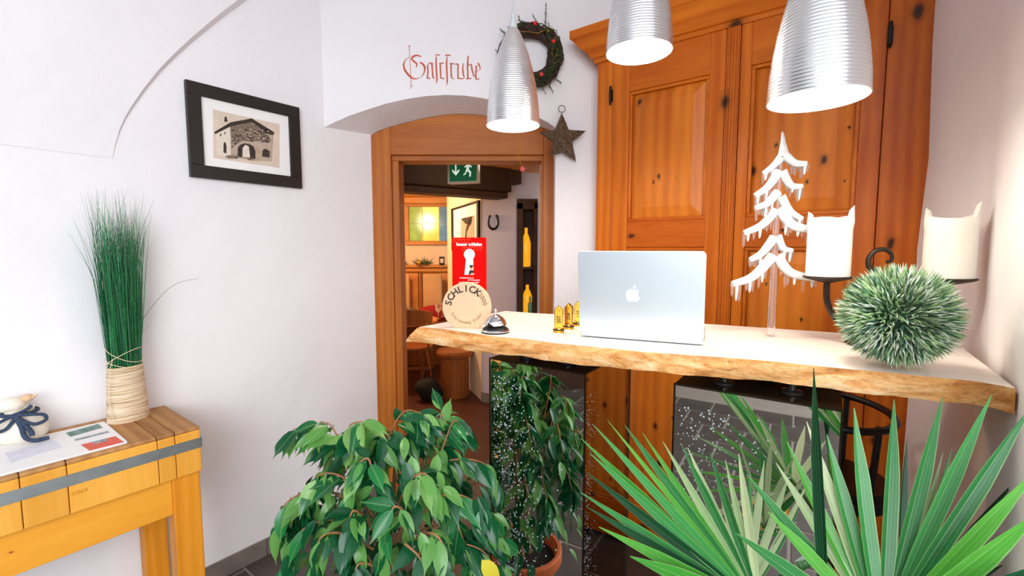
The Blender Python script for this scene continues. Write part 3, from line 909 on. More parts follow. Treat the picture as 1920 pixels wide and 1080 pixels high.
# brass key fobs
def key_fob(px, py, txt, label, rot):
    P = at_z(px, py, ZS)
    k = thing('key_fob', label, 'key fob', P, math.radians(rot), 'brass room key fobs beside the laptop')
    w, h = .0265, .083
    body = [(-w/2, .012), (w/2, .012), (w/2, h - .013), (0, h), (-w/2, h - .013)]
    b_ = MB().prism(body, -.0075, .0075, 'y').build('body', MT['gold'], k, bevel=.0022)
    MB().lathe([(.0165, 0), (.0165, .006), (.0148, .007), (.0148, .0135), (.012, .016)], 20, sy=.72).build('foot', MT['gold'], k, smooth=40)
    MB().lathe([(.017, .0068), (.0178, .0085), (.017, .0102)], 20, sy=.72).build('rubber_ring', MT['blackrubber'], k, smooth=40)
    MB().tube([(.004 * math.cos(a), -.0078, h - .014 + .004 * math.sin(a)) for a in [i * math.pi / 6 for i in range(12)]], .0011, 6, closed=True).build('eyelet', MT['gold'], k, smooth=60)
    mb = text_mb(txt, .015, bold=.0003)
    mb.v = [(-(y - .005) , -.0077 - z * .3, .04 + x) for x, y, z in mb.v]
    mb.build('number', MT['darkprint'], k)
key_fob(1047.5, 623, '207', 'brass room key fob numbered 207, leftmost of the three', -8)
key_fob(1066, 616.5, '204', 'brass room key fob numbered 204 between two others', -14)
key_fob(1084, 611, '110', 'brass room key fob half hidden behind the laptop lid', -10)
ch = MB().tube([at_z(1058, 619, ZS + h_) + V(0, -.012, 0) for h_ in (.062, .05, .036, .02, .004)], .0018, 6)
o = ch.build('key_chain', MT['steel'], None, smooth=60); tag(o, 'thin bright key chain hanging between the two left brass fobs', 'chain')

# laptop seen from behind
L0 = at_z(1086, 631, ZS); L1 = at_z(1319, 649, ZS)
lx = (L1 - L0); lw = lx.length; lx.normalize()
lp = thing('laptop', 'open silver laptop with white apple logo seen from behind', 'laptop', L0, math.atan2(lx.y, lx.x))
def rrect(x0, x1, y0, y1, r, n=5):
    out = []
    for (cx, cy, a0) in ((x1 - r, y1 - r, 0), (x0 + r, y1 - r, 90), (x0 + r, y0 + r, 180), (x1 - r, y0 + r, 270)):
        for k in range(n + 1):
            a = math.radians(a0 + 90 * k / n); out.append((cx + r * math.cos(a), cy + r * math.sin(a)))
    return out
ld = lw * .70
base_o = MB().prism(rrect(0, lw, 0, ld, .012), .003, .0155, 'z').build('base', MT['alu'], lp, bevel=.002)
MB().box(lw * .06, lw * .94, .035, ld * .52, .0155, .0163).build('keyboard', MT['keyblack'], base_o)
MB().box(.01, lw - .01, .012, ld - .012, .0, .003).build('underbody', MT['blackrubber'], lp)
for k in range(4):
    MB().box(lw - .0004, lw + .0004, .03 + k * .018, .04 + k * .018, .0075, .0115).build('port', MT['keyblack'], base_o)
LIDH = .236; lt = math.radians(7)
# lid hinged on the near edge and leaning towards the viewer
Mlid = basis((0, .004, .012), (1, 0, 0), (0, math.cos(lt), math.sin(lt)), (0, -math.sin(lt), math.cos(lt)))
lidm = MB().prism(rrect(0, lw, 0, LIDH, .012), -.003, .003, 'y', M=Mlid)
lid = lidm.build('lid', MT['alu'], lp, bevel=.0018)
MB().box(.008, lw - .008, .0031, .0036, .012, LIDH - .008, M=Mlid).build('screen', MT['keyblack'], lid)
ap = sm([(0,.30),(.12,.36),(.30,.32),(.40,.20),(.32,.10),(.30,-.02),(.36,-.14),(.44,-.20),(.36,-.38),(.24,-.50),(.12,-.47),(0,-.44),(-.12,-.47),(-.24,-.50),(-.38,-.34),(-.46,-.10),(-.44,.12),(-.34,.28),(-.18,.35),(0,.30)], 4)
leafp = [(.0,.40),(.02,.52),(.10,.64),(.20,.68),(.20,.58),(.13,.47),(.02,.40)]
am = MB(); sc_ = .040
for pl in (ap[:-1], leafp[:-1]):
    am.prism([(lw * .455 + x * sc_, LIDH * .50 + y * sc_) for x, y in pl], -.0036, -.003, 'y', M=Mlid)
plabel(am.build('logo', MT['applewhite'], lid), 'white bitten apple logo')

# icy glass tree
def icemat():
    m, nt, b = new_mat('frosted_ice_glass', .12)
    n = noise(nt, coords(nt), 60, 3)
    r = ramp(nt, [(.35, (.78, .80, .82, 1)), (.6, (.9, .91, .92, 1))])
    nt.links.new(n.outputs['Fac'], r.inputs['Fac']); nt.links.new(r.outputs['Color'], b.inputs['Base Color'])
    b.inputs['Transmission Weight'].default_value = .12; b.inputs['IOR'].default_value = 1.35
    bump(nt, b, n.outputs['Fac'], .4, .004)
    return m
def clearmat():
    m, nt, b = new_mat('clear_acrylic', .06)
    n = noise(nt, coords(nt), 40, 2)
    r = ramp(nt, [(.3, (.93, .95, .95, 1)), (.7, (1, 1, 1, 1))])
    nt.links.new(n.outputs['Fac'], r.inputs['Fac']); nt.links.new(r.outputs['Color'], b.inputs['Base Color'])
    b.inputs['Transmission Weight'].default_value = .92; b.inputs['IOR'].default_value = 1.3
    bump(nt, b, n.outputs['Fac'], .25, .004)
    return m
MT['ice'] = icemat(); MT['clear'] = clearmat()
P = at_z(1443.5, 631, ZS)
tr = thing('glass_tree', 'clear icy fir tree ornament with icicle branches before the cupboard', 'ornament', P, math.radians(-12))
TK = P.y / FPX * .99
def tz(x, y): return ((1360 + x / 2.7 - 1443.5) * TK, (631 - (240 + y / 2.7)) * TK)
def tube2(pts, rs, n=8, flat_=.6):
    mb = MB(); mb.tube([(u, 0, v) for u, v in pts], rs, n)
    mb.v = [(x, y * flat_, z) for x, y, z in mb.v]; return mb
trunk = tube2([tz(230, 1050), tz(229, 960), tz(230, 800), tz(229, 650), tz(230, 500), tz(236, 300), tz(240, 120)], [.0105, .0098, .0092, .0085, .0075, .006, .004], 10)
trunk.build('trunk', MT['clear'], tr, smooth=60)
top_ = tube2(sm([tz(238, 22), tz(242, 50), tz(245, 90), tz(248, 125), tz(248, 148)], 3), [.0015, .003, .004, .005, .006, .0075, .009, .0105, .012, .0135, .014, .0145, .004], 10)
top_.build('crown_tip', MT['ice'], tr, smooth=60)
BR = [((240,145),(210,185),(165,222)), ((255,140),(300,180),(350,186)), ((232,215),(185,290),(125,335)), ((245,215),(290,285),(345,290)),
      ((228,320),(180,375),(125,397)), ((245,340),(290,415),(347,455)), ((226,405),(170,480),(86,522)), ((240,400),(310,490),(440,512)),
      ((225,545),(170,625),(114,662)), ((238,540),(270,600),(315,612)), ((222,640),(130,745),(30,785)), ((240,640),(310,725),(436,752))]
for bi, (a, b, c) in enumerate(BR):
    pts = sm([tz(*a), tz(*b), tz(*c)], 7)
    n_ = len(pts); ln = abs(c[0] - a[0])
    rs = [lerp(.0125, .0068, i / (n_ - 1)) * (.85 + ln / 420) for i in range(n_)]
    yo = (.012 if bi % 3 == 0 else -.012 if bi % 3 == 1 else 0)
    mb = MB(); mb.tube([(u, yo * i / n_, v) for i, (u, v) in enumerate(pts)], rs, 8)
    br = mb.build('branch', MT['ice'], tr, smooth=70)
    r2 = random.Random(bi)
    k = 3
    while k < n_:
        u, v = pts[k]
        L_ = r2.uniform(.018, .042) * (.7 + ln / 300)
        ic = MB(); ic.tube([(u, yo * k / n_, v), (u + .001, yo * k / n_, v - L_ * .3), (u, yo * k / n_, v - L_ * .8), (u, yo * k / n_, v - L_)], [.0055, .0046, .0034, .0012], 7)
        ic.build('icicle', MT['ice'] if k % 4 == 0 else MT['clear'], br, smooth=70)
        k += 1 if r2.random() < .5 else 2

# candle holder with two pillar candles
cL = V(.85, 1.23, 0); cR = V(1.095, 1.15, 0)
cL = at_y(1551, 519, 1.22); cR = at_y(1776, 527, 1.14)
zc = 1.377
hc = V((cL.x + cR.x) / 2, (cL.y + cR.y) / 2, ZS)
hx = (cR - cL); hx.z = 0; hl = hx.length / 2
cd = thing('candle_holder', 'wrought iron scroll candle holder with two plates behind the grass ball', 'candle holder', hc, math.atan2(hx.y, hx.x))
zq = zc - ZS
MB().lathe([(.075, 0), (.078, .004), (.07, .008), (.012, .012), (.008, .02)], 28).build('foot', MT['iron'], cd, smooth=40)
MB().tube([(0, 0, .015), (0, 0, .10), (-.003, 0, .14)], .0075, 10).build('stem', MT['iron'], cd, smooth=60)
for s_ in (-1, 1):
    q_ = sm([(0, .03), (.035 * s_, .02), (s_ * hl * .75, .06), (s_ * hl * .97, .11), (s_ * hl, zq - .006)], 6)
    MB().tube([(u, 0, v) for u, v in q_], [.008] * len(q_), 8).build('arm', MT['iron'], cd, smooth=60)
    MB().lathe([(.004, -.016), (.02, -.012), (.05, -.004), (.056, .0), (.055, .003), (0, .001)], 28, (s_ * hl, 0, zq)).build('drip_plate', MT['iron'], cd, smooth=40)
sc_pts = [(0, 0, .13)]
for k in range(22):
    a = math.radians(250 - k * 20); r_ = lerp(.03, .011, k / 21)
    sc_pts.append((-.012 + r_ * math.cos(a) * 1.0, 0, .232 + r_ * math.sin(a) * 1.1))
MB().tube([(0, 0, .12), (-.004, 0, .16), (-.016, 0, .19)] , [.008, .0075, .007], 8).build('scroll_neck', MT['iron'], cd, smooth=60)
spir = sm([(.02, .15), (.0, .168), (-.022, .185), (-.036, .205), (-.038, .228), (-.024, .247), (-.004, .25), (.010, .238), (.010, .222), (.0, .218)], 5)
MB().tube([(u, 0, v) for u, v in spir], [lerp(.0085, .004, i / (len(spir) - 1)) for i in range(len(spir))], 8).build('scroll', MT['iron'], cd, smooth=60)
def candle(center, label, r_, h_, seed):
    t = thing('pillar_candle', label, 'candle', (center.x, center.y, zc + .003), 0, 'pillar candles on the iron holder')
    n = 80; vv = []; ff = []
    hs = [0, .01, h_ * .5, h_ * .8]
    rr = random.Random(seed)
    def rim(a):
        return h_ + .006 * math.sin(2 * a + seed) + .0025 * math.sin(3 * a + 1)
    va = math.atan2(center.y, center.x)
    hornA, hornB = va + math.pi / 2 + .12, va - math.pi / 2 - .12
    def horn(a):
        d1 = abs((a - hornA + math.pi) % (2 * math.pi) - math.pi); d2 = abs((a - hornB + math.pi) % (2 * math.pi) - math.pi)
        return .020 * (.5 + .5 * math.cos(math.pi * min(1, d1 / .5))) ** 1.1 + .038 * (.5 + .5 * math.cos(math.pi * min(1, d2 / .62))) ** 1.2
    rowsN = []
    for lev in range(10):
        row = []
        for k in range(n):
            a = 2 * math.pi * k / n
            H_ = rim(a) + horn(a)
            if lev < 6: rr_ = r_; z = h_ * .82 * lev / 5
            elif lev == 6: rr_ = r_ * (1.015 + .03 * (horn(a) > 0)); z = h_ * .93
            elif lev == 7: rr_ = r_ * 1.0; z = H_
            elif lev == 8: rr_ = r_ * .80; z = H_ - .002 - horn(a) * .25
            else: rr_ = r_ * .62; z = h_ * .86
            row.append((rr_ * math.cos(a), rr_ * math.sin(a), z))
        row.append(row[0]); rowsN.append(row)
    mb = MB()
    for row in rowsN: vv += row[:-1]
    for i in range(9):
        for k in range(n):
            l = (k + 1) % n; ff.append((i * n + k, i * n + l, (i + 1) * n + l, (i + 1) * n + k))
    ff.append(tuple(range(n))[::-1]); ff.append(tuple(range(9 * n, 10 * n)))
    mb.add(vv, ff)
    mb.build('wax_body', MT['candle'], t, smooth=70)
    MB().tube([(0, 0, h_ * .8), (.001, 0, h_ * .88), (.003, .001, h_ * .92)], .0012, 6).build('wick', MT['blackrubber'], t)
candle(cL, 'ivory pillar candle with melted horned rim before the pine cupboard', .05, .15, 1)
candle(cR, 'ivory pillar candle with melted rim before the white right wall', .05, .148, 2.2)

# spiky grass ball
bc = at_y(1682, 594, .955)
bR = .1
bl_ = thing('grass_ball', 'round frosted green artificial grass ball on the counter end', 'ornament', (bc.x, bc.y, ZS))
bz = .112
MB().sphere((0, 0, bz), .074, n=20, m=14).build('core', plain('dark_green_core', '#1c3a22', .8), bl_, smooth=180)
MT['spike'] = plain('frosted_green_spikes', '#9dbb88', .6, 0, .4, 22)
MT['spike2'] = plain('dark_frosted_spikes', '#467258', .6, 0, .4, 22)
MT['spike3'] = plain('pale_frosted_tips', '#e2ead9', .6, 0, .15, 22)
rr = random.Random(4)
sets = [MB(), MB(), MB()]
NB = 3400
for k in range(NB):
    z = 1 - 2 * (k + .5) / NB; ph = k * 2.399963
    d0 = V(math.sqrt(1 - z * z) * math.cos(ph), math.sqrt(1 - z * z) * math.sin(ph), z)
    d = (d0 + V(rr.gauss(0, .22), rr.gauss(0, .22), rr.gauss(0, .22))).normalized()
    p0 = d0 * .070; L_ = rr.uniform(.028, .046)
    p2 = p0 + d * L_
    rmax = .111 if d0.z > -.8 else .110
    if p2.length > rmax + .004: p2 = p2.normalized() * (rmax + .004 * rr.random())
    if bz + p2.z < .001: continue
    side = d.cross(V(rr.gauss(0, 1), rr.gauss(0, 1), rr.gauss(0, 1))).normalized()
    oth = d.cross(side)
    w = .0017
    p1 = lerp(p0, p2, .6)
    c0 = V(0, 0, bz)
    j = 0 if rr.random() < .45 else 1 if rr.random() < .5 else 2
    sets[j].add([c0 + p0, c0 + p1 + side * w, c0 + p1 - side * w * .5 + oth * w, c0 + p1 - side * w * .5 - oth * w, c0 + p2],
                [(0, 1, 2), (0, 2, 3), (0, 3, 1), (4, 2, 1), (4, 3, 2), (4, 1, 3)])
for j, (s_, mm) in enumerate(zip(sets, ('spike', 'spike2', 'spike3'))):
    tag(s_.build('spikes', MT[mm], bl_), kind='stuff')

# pad of paper by the wall
P = at_z(1812, 661, ZS)
nb = thing('paper_pad', 'small pale layered paper pad by the right wall behind the ball', 'paper pad', (P.x - .045, P.y + .02, ZS), math.radians(2))
for k in range(4):
    MB().box(-.012 + .002 * k, .062 - .003 * k, -.0, .085, k * .0068, k * .0068 + .0062).build('sheet_layer', [MT['paper'], MT['sepia']][k % 2], nb, bevel=.0006)

# ================================================================== WORK BENCH ON THE LEFT
TO = V(-1.096, 1.569, 0)
tx = V(-.605, -.796, 0).normalized()
TROT = math.atan2(tx.y, tx.x)
tb = thing('work_bench', 'honey coloured wooden bench table with stave top and metal strap', 'bench', TO, TROT)
TZ = .832; TL = 1.02; TD = .366
jn = [0.0, .075, .124, .342, .437, .482, .60, .78, .86, TL]
for a, b in zip(jn[:-1], jn[1:]):
    s_ = MB().box(a + .0008, b - .0008, -TD, 0, .671, TZ - .012)
    so = s_.build('stave', MT['stave'], tb, bevel=.003)
    MB().box(a + .0008, b - .0008, -TD + .001, -.002, TZ - .012, TZ).build('worn_top', MT['stave_top'], so, bevel=.004)
bnd = MB()
bnd.box(-.0025, TL + .0025, -.001, .0022, .757, .792); bnd.box(-.0025, 0, -TD, .0022, .757, .792); bnd.box(TL, TL + .0025, -TD, .0022, .757, .792)
plabel(bnd.build('metal_strap', MT['zinc'], tb), 'grey galvanised metal strap')
MB().box(.088, TL - .088, -.05, -.016, .543, .671).build('apron', MT['bench'], tb, bevel=.002)
MB().box(.088, TL - .088, -.345, -.315, .57, .671).build('apron', MT['bench'], tb, bevel=.002)
for (a, b) in ((.006, .088), (TL - .09, TL - .008)):
    MB().box(a, b, -.075, -.008, 0, .671).build('leg', MT['bench_leg'], tb, bevel=.004)
    MB().box(a + .03, b + .022 if a < .5 else b, -.355, -.29, 0, .671).build('leg', MT['bench_leg'], tb, bevel=.004)
stp = text_mb('SIBER', .0165, extrude=.0002)
stp.v = [(.318 - x, .0006 + z, .725 + y - .0) for x, y, z in stp.v]
plabel(stp.build('stamped_lettering', plain('faint_stamp_brown', '#c98824', .6), tb), 'faint stamped lettering')
def tbl(x, y, z=0): return TO + tx * x + V(-tx.y, tx.x, 0) * y + V(0, 0, TZ + z)

# map leaflet and the sheet beneath it
def sheet(name, label, cat, x0, x1, y0, y1, z, rot, mat):
    t = thing(name, label, cat, tbl((x0 + x1) / 2, (y0 + y1) / 2, z), TROT + rot)
    w, d = (x1 - x0) / 2, (y1 - y0) / 2
    MB().box(-w, w, -d, d, 0, .0012).build('sheet', mat, t)
    return t, w, d
s1, w_, d_ = sheet('newspaper', 'thin white sheet lying under the map leaflet on the bench', 'paper', .196, .80, -.316, -.022, .0002, 0, MT['paper'])
mp, w_, d_ = sheet('map_leaflet', 'white trail map leaflet with red and green printed photos', 'map', .194, .70, -.318, -.030, .0018, 0, MT['paper'])
def mpq(name, px, mat, z=.0013, th=.0002):
    pts = []
    for (x, y) in px:
        P_ = at_z(x, y, TZ + .003) - mp.location
        c, s_ = math.cos(-TROT), math.sin(-TROT)
        pts.append((P_.x * c - P_.y * s_, P_.x * s_ + P_.y * c))
    return MB().prism(pts, z, z + th, 'z').build(name, mat, mp)
MT['mapgreen'] = plain('printed_mountain_green', '#6f8f88', .6, 0, .5, 60)
MT['mapred'] = plain('printed_coral_red', '#e0604a', .6, 0, .12, 60)
MT['mapgrey'] = plain('printed_grey', '#9aa0a6', .6, 0, .4, 90)
MT['maplilac'] = plain('printed_pale_lilac', '#dfe0ec', .6, 0, .08, 40)
mpq('photo_strip', [(123,812),(184,795),(193,802),(132,819)], MT['mapgreen'])
mpq('photo_strip', [(139,824),(202,808),(205,811),(142,827)], MT['mapgrey'])
mpq('red_box', [(151,834),(216,818),(233,829),(168,845)], MT['mapred'])
mpq('box_photo', [(172,829),(199,822),(202,826),(176,833)], MT['mapgrey'], .0016)
mpq('relief_area', [(10,850),(100,825),(118,838),(20,868)], MT['maplilac'])

# raffia pot with tall artificial grass
gp = thing('grass_pot', 'tall green artificial grass bundle in a raffia wrapped pot', 'plant', V(-1.405, 1.64, TZ), TROT + .25)
pb = MB()
prof = []
for i in range(29):
    z = .2 * i / 28
    prof.append((lerp(.064, .053, z / .2) + (.0012 if i % 2 else -.0008), z))
prof = [(.05, 0)] + prof + [(.046, .196), (0, .194)]
pb.lathe(prof, 28, sy=.78); pb.build('pot', MT['raffia'], gp, smooth=50)
rs_ = MB()
rr = random.Random(2)
for (zz, tl) in ((.212, .02), (.232, -.03), (.246, .035)):
    pts = [(.054 * math.cos(a), .043 * math.sin(a), zz + tl * math.cos(a + 1)) for a in [2 * math.pi * k / 28 for k in range(28)]]
    rs_.tube(pts, .0013, 5, closed=True)
rs_.tube(sm([(-.05, .02, 0), ], 1) and [(.05, .03, .236), (.062, .032, .2), (.066, .02, .1), (.062, .03, .02)], .0012, 5)
rs_.build('raffia_tie', MT['string'], gp, smooth=60)
g1, g2 = MB(), MB()
for k in range(420):
    a = rr.uniform(0, 2 * math.pi); q_ = math.sqrt(rr.random())
    x0, y0 = .048 * q_ * math.cos(a), .037 * q_ * math.sin(a)
    H_ = rr.uniform(.42, .575) if rr.random() < .8 else rr.uniform(.57, .65)
    lx_, ly_ = x0 * rr.uniform(.1, .9) + rr.gauss(0, .012), y0 * rr.uniform(.0, .4) + rr.gauss(0, .006)
    curl = rr.gauss(0, .03)
    if rr.random() < .05: curl *= 2.5
    pts = []
    for i in range(7):
        t = i / 6
        pts.append(V(x0 + lx_ * t + curl * max(0, t - .55) ** 2 * 4, max(-.052, y0 + ly_ * t), .19 + H_ * t))
    w = rr.uniform(.0012, .0021)
    ang = rr.uniform(0, 3.14); u = V(math.cos(ang), math.sin(ang), 0)
    mbb = g1 if rr.random() < .6 else g2
    rows = [[p_ - u * w * (1 - (i / 6) ** 2 * .92), p_ + u * w * (1 - (i / 6) ** 2 * .92)] for i, p_ in enumerate(pts)]
    mbb.grid(rows)
# two stray blades bending to the side
for (ex, ez, mid) in ((-.28, .50, .33), (-.085, .33, .25)):
    pts = sm([(-.03, .20), (-.05, mid), (ex * .6, ez - .03), (ex, ez)], 5)
    g2.tube([(u, .0, v) for u, v in pts], [lerp(.0011, .0004, i / (len(pts) - 1)) for i in range(len(pts))], 4)
tag(g1.build('grass_blades', MT['grass'], gp), kind='stuff'); tag(g2.build('grass_blades', MT['grass2'], gp), kind='stuff')

# felt ornament with woollen bow
so = V(-1.60, 1.455, TZ)
shp = thing('felt_ornament', 'cream felt jar ornament with dark blue wool bow at the bench edge', 'ornament', so, math.atan2(-.75, .66) + math.pi/2 - 1.3)
shp.rotation_euler = (0, 0, math.atan2(.6, .8))
MB().lathe([(.045, 0), (.06, .01), (.066, .035), (.058, .065), (.04, .085), (.034, .095), (.036, .104), (0, .106)], 24).build('body', MT['sheep'], shp, smooth=60)
MB().sphere((-.018, -.01, .122), .036, .028, .024, M=None).build('bird_body', MT['sheep'], shp, smooth=180)
hd = MB(); hd.sphere((.022, -.012, .138), .016, .013, .013); hd.tube([(.034, -.014, .138), (.048, -.016, .147)], [.006, .0012], 8)
hd.build('bird_head', MT['beech'], shp, smooth=60)
bow = MB()
bow.tube([(.041 * math.cos(a), .041 * math.sin(a), .092) for a in [2 * math.pi * k / 20 for k in range(20)]], .006, 8, closed=True)
def loopb(pts, r_=.0052): 
    q_ = []
    for i in range(len(pts)): q_.append(pts[i])
    xs_ = sm([(p_[0], p_[1]) for p_ in q_], 4); ys_ = sm([(p_[2], 0) for p_ in q_], 4)
    bow.tube([(x, y, z[0]) for (x, y), z in zip(xs_, ys_)], r_, 8)
loopb([(.0, -.046, .094), (.028, -.058, .094), (.062, -.05, .085), (.066, -.05, .066), (.04, -.058, .060), (.006, -.052, .084)])
loopb([(.0, -.046, .094), (-.02, -.06, .09), (-.045, -.07, .075), (-.042, -.072, .058), (-.02, -.066, .06), (.0, -.05, .088)])
loopb([(.0, -.05, .092), (.012, -.062, .06), (.022, -.074, .025), (.045, -.078, .012), (.075, -.076, .014)], .0065)
loopb([(.0, -.05, .092), (.018, -.058, .065), (.034, -.066, .04), (.036, -.07, .026)], .0065)
loopb([(-.01, -.046, .094), (.02, -.044, .105), (.036, -.04, .118)], .0055)
bow.build('wool_bow', MT['wool'], shp, smooth=70)

# ================================================================== FRAMED PICTURE ON THE LEFT WALL
c4 = [on(x, y, A0 + NL * .02, NL) for x, y in ((350, 148), (563, 203), (565, 354), (355, 330))]
pc = (c4[0] + c4[1] + c4[2] + c4[3]) / 4
pw = (((c4[1] - c4[0]) + (c4[2] - c4[3])) / 2).length; ph = ((c4[0] - c4[3]).length + (c4[1] - c4[2]).length) / 2
pf = thing('picture_frame', 'wide dark framed sepia print of a farmhouse on the left wall', 'picture', pc, 0)
pf.matrix_world = basis(pc, DL, -NL, V(0, 0, 1))     # local x along the wall, y into the wall, z up
fw = .052
for nm_, (a, b, c, d) in (('a', (-pw/2, pw/2, ph/2 - fw, ph/2)), ('b', (-pw/2, pw/2, -ph/2, -ph/2 + fw)), ('c', (-pw/2, -pw/2 + fw, -ph/2 + fw, ph/2 - fw)), ('d', (pw/2 - fw, pw/2, -ph/2 + fw, ph/2 - fw))):
    MB().box(a, b, -.002, .019, c, d).build('frame_side', MT['frame_black'], pf, bevel=.002)
MB().box(-pw/2 + .01, pw/2 - .01, .008, .0125, -ph/2 + .01, ph/2 - .01).build('mat_board', MT['paper'], pf)
def pz(x, y):
    # zoomed picture coordinates (4.5x from 340,130) to local
    P_ = on(340 + x / 4.5, 130 + y / 4.5, pc, NL) - pc
    return (P_.dot(DL), P_.z)
pr_o = MB().prism([pz(272, 335), pz(835, 462), pz(835, 830), pz(275, 745)][::-1], .007, .008, 'y').build('print', MT['sepia'], pf)
def pk(polys, mat, lay): 
    if len(polys) > 10:
        mb = MB()
        for p_ in polys: mb.prism([pz(*q) for q in p_], .007 - .0004 * lay, .007 - .0004 * lay + .0003, 'y')
        return tag(mb.build('drawn_leaves', MT[mat], pr_o), kind='stuff')
    for p_ in polys:
        MB().prism([pz(*q) for q in p_], .007 - .0004 * lay, .007 - .0004 * lay + .0003, 'y').build('drawn_shape', MT[mat], pr_o)
pk([[(300,525),(415,485),(425,740),(305,720)]], 'ink_pale', 1)
pk([[(415,485),(600,420),(785,545),(770,775),(630,770),(425,740)]], 'ink_light', 1)
pk([[(285,525),(420,445),(600,412),(790,530),(785,550),(740,550),(600,440),(420,480),(290,545)]], 'ink_dark', 3)
pk([[(420,480),(600,425),(740,550),(760,600),(740,622),(660,600),(600,610),(520,600),(460,640),(430,660)]], 'ink_mid', 2)
rv = random.Random(9); blobs = []
for k in range(70):
    bx_, by_ = rv.uniform(430, 745), 0
    by_ = rv.uniform(500, 610) if bx_ > 520 else rv.uniform(500, 660)
    blobs.append([(bx_ + rv.uniform(4, 14) * math.cos(t * 1.05), by_ + rv.uniform(3, 10) * math.sin(t * 1.05)) for t in range(6)])
pk(blobs[:40], 'ink_dark', 3); pk(blobs[40:], 'ink_light', 4)
pk([[(480,735),(482,660),(500,635),(540,622),(580,628),(615,650),(630,690),(630,755)]], 'ink_dark', 3)
pk([[(520,738),(522,660),(545,635),(575,650),(585,745)]], 'ink_pale', 4)
pk([[(360,700),(362,620),(375,610),(385,640),(385,708)], [(688,735),(690,680),(715,668),(750,690),(750,742)], [(368,440),(370,400),(385,395),(395,440)], [(330,560),(332,540),(340,545),(340,562)], [(368,545),(368,525),(376,530),(376,545)]], 'ink_dark', 4)
pk([[(375,735),(400,722),(495,728),(480,752),(400,750)], [(560,750),(610,748),(620,768),(570,765)]], 'ink_mid', 4)

# ================================================================== WREATH, STAR, RED STAR CORD
wc = at_y(995, 104, YT - .045)
wr_o = thing('fir_wreath', 'dark twig and fir wreath hanging beside the Gaststube lettering', 'wreath', wc)
Rw = .122; tw = MB(); rr = random.Random(6)
for k in range(64):
    ph0 = rr.uniform(0, 6.28); ro = rr.uniform(.010, .040); fr = rr.choice([2, 3, 4]); ph1 = rr.uniform(0, 6.28)
    n = 40; pts = []
    for i in range(n):
        a = 2 * math.pi * i / n
        dr = ro * math.cos(fr * a + ph1); dy = ro * .8 * math.sin(fr * a + ph1)
        pts.append(((Rw + dr) * math.cos(a + ph0), dy, (Rw + dr) * math.sin(a + ph0)))
    tw.tube(pts, rr.uniform(.0025, .0048), 5, closed=True)
tw.build('twig_ring', MT['twig'], wr_o, smooth=60)
nd = MB()
def sprig(base, d, L_, nn=46, nl=.017):
    d = d.normalized()
    nd.tube([base, base + d * L_], [.0014, .0006], 4)
    for i in range(nn):
        t = rr.random(); p0 = base + d * (L_ * t)
        s_ = (V(rr.gauss(0, 1), rr.gauss(0, 1), rr.gauss(0, 1))).cross(d).normalized()
        dd = (s_ + d * .9).normalized(); p1 = p0 + dd * nl * (1.1 - .5 * t)
        w = d.cross(dd).normalized() * .0014
        nd.add([p0 - w, p0 + w, p1], [(0, 1, 2)])
for k in range(120):
    a = rr.uniform(-2.1, .75) if k < 90 else rr.uniform(0, 6.28)
    c_ = V(math.cos(a), 0, math.sin(a)); t_ = V(-math.sin(a), 0, math.cos(a))
    base = c_ * (Rw + rr.uniform(-.02, .02)) + V(0, rr.uniform(-.04, -.01), 0)
    sprig(base, t_ * rr.choice([-1, 1]) + c_ * rr.uniform(-.1, .45) + V(0, -.15, 0), rr.uniform(.03, .065))
sprig(V(.07, -.02, .13), V(.01, -.1, 1), .095, 70, .02); sprig(V(.045, -.02, .12), V(-.5, -.1, .75), .07, 60, .017)
sprig(V(-.04, -.02, .13), V(-.3, -.1, .6), .045); sprig(V(-.12, -.02, .09), V(-.6, 0, .5), .04)
sprig(V(.08, -.02, -.13), V(.5, 0, -.9), .06, 60, .018); sprig(V(.11, -.02, -.11), V(.7, 0, -.5), .05); sprig(V(.04, -.02, -.13), V(.4, 0, -.7), .07)
tag(nd.build('fir_needles', MT['needle'], wr_o), kind='stuff')
def star_poly(R1, R2, rot=90, n=5, cx=0, cz_=0):
    return [(cx + (R1 if k % 2 == 0 else R2) * math.cos(math.radians(rot + 36 * k)), cz_ + (R1 if k % 2 == 0 else R2) * math.sin(math.radians(rot + 36 * k))) for k in range(10)]
for (sx_, sz_, mm) in ((.018, .127, 'redbead'), (.108, .045, 'redbead'), (.05, -.108, 'redbead')):
    MB().prism(star_poly(.014, .006, 90, 5, sx_, sz_), -.055, -.047, 'y').build('small_star', MT[mm], wr_o)
gw = MB(); gw.tube(sm([(-.06, .108), (0, .098), (.04, .09), (.09, .12), (.13, .06), (.1, .0), (.13, -.05)], 4) and [(x, -.04, z) for x, z in sm([(-.06, .095), (0, .092), (.04, .09), (.1, .115), (.12, .06), (.1, .0), (.13, -.05)], 4)], .0011, 5)
for k in range(7):
    a_ = rr.uniform(-1.3, 1.5); gw.sphere((.125 * math.cos(a_), -.046, .125 * math.sin(a_)), .0035, n=8, m=6)
gw.build('gold_wire', MT['goldwire'], wr_o, smooth=60)

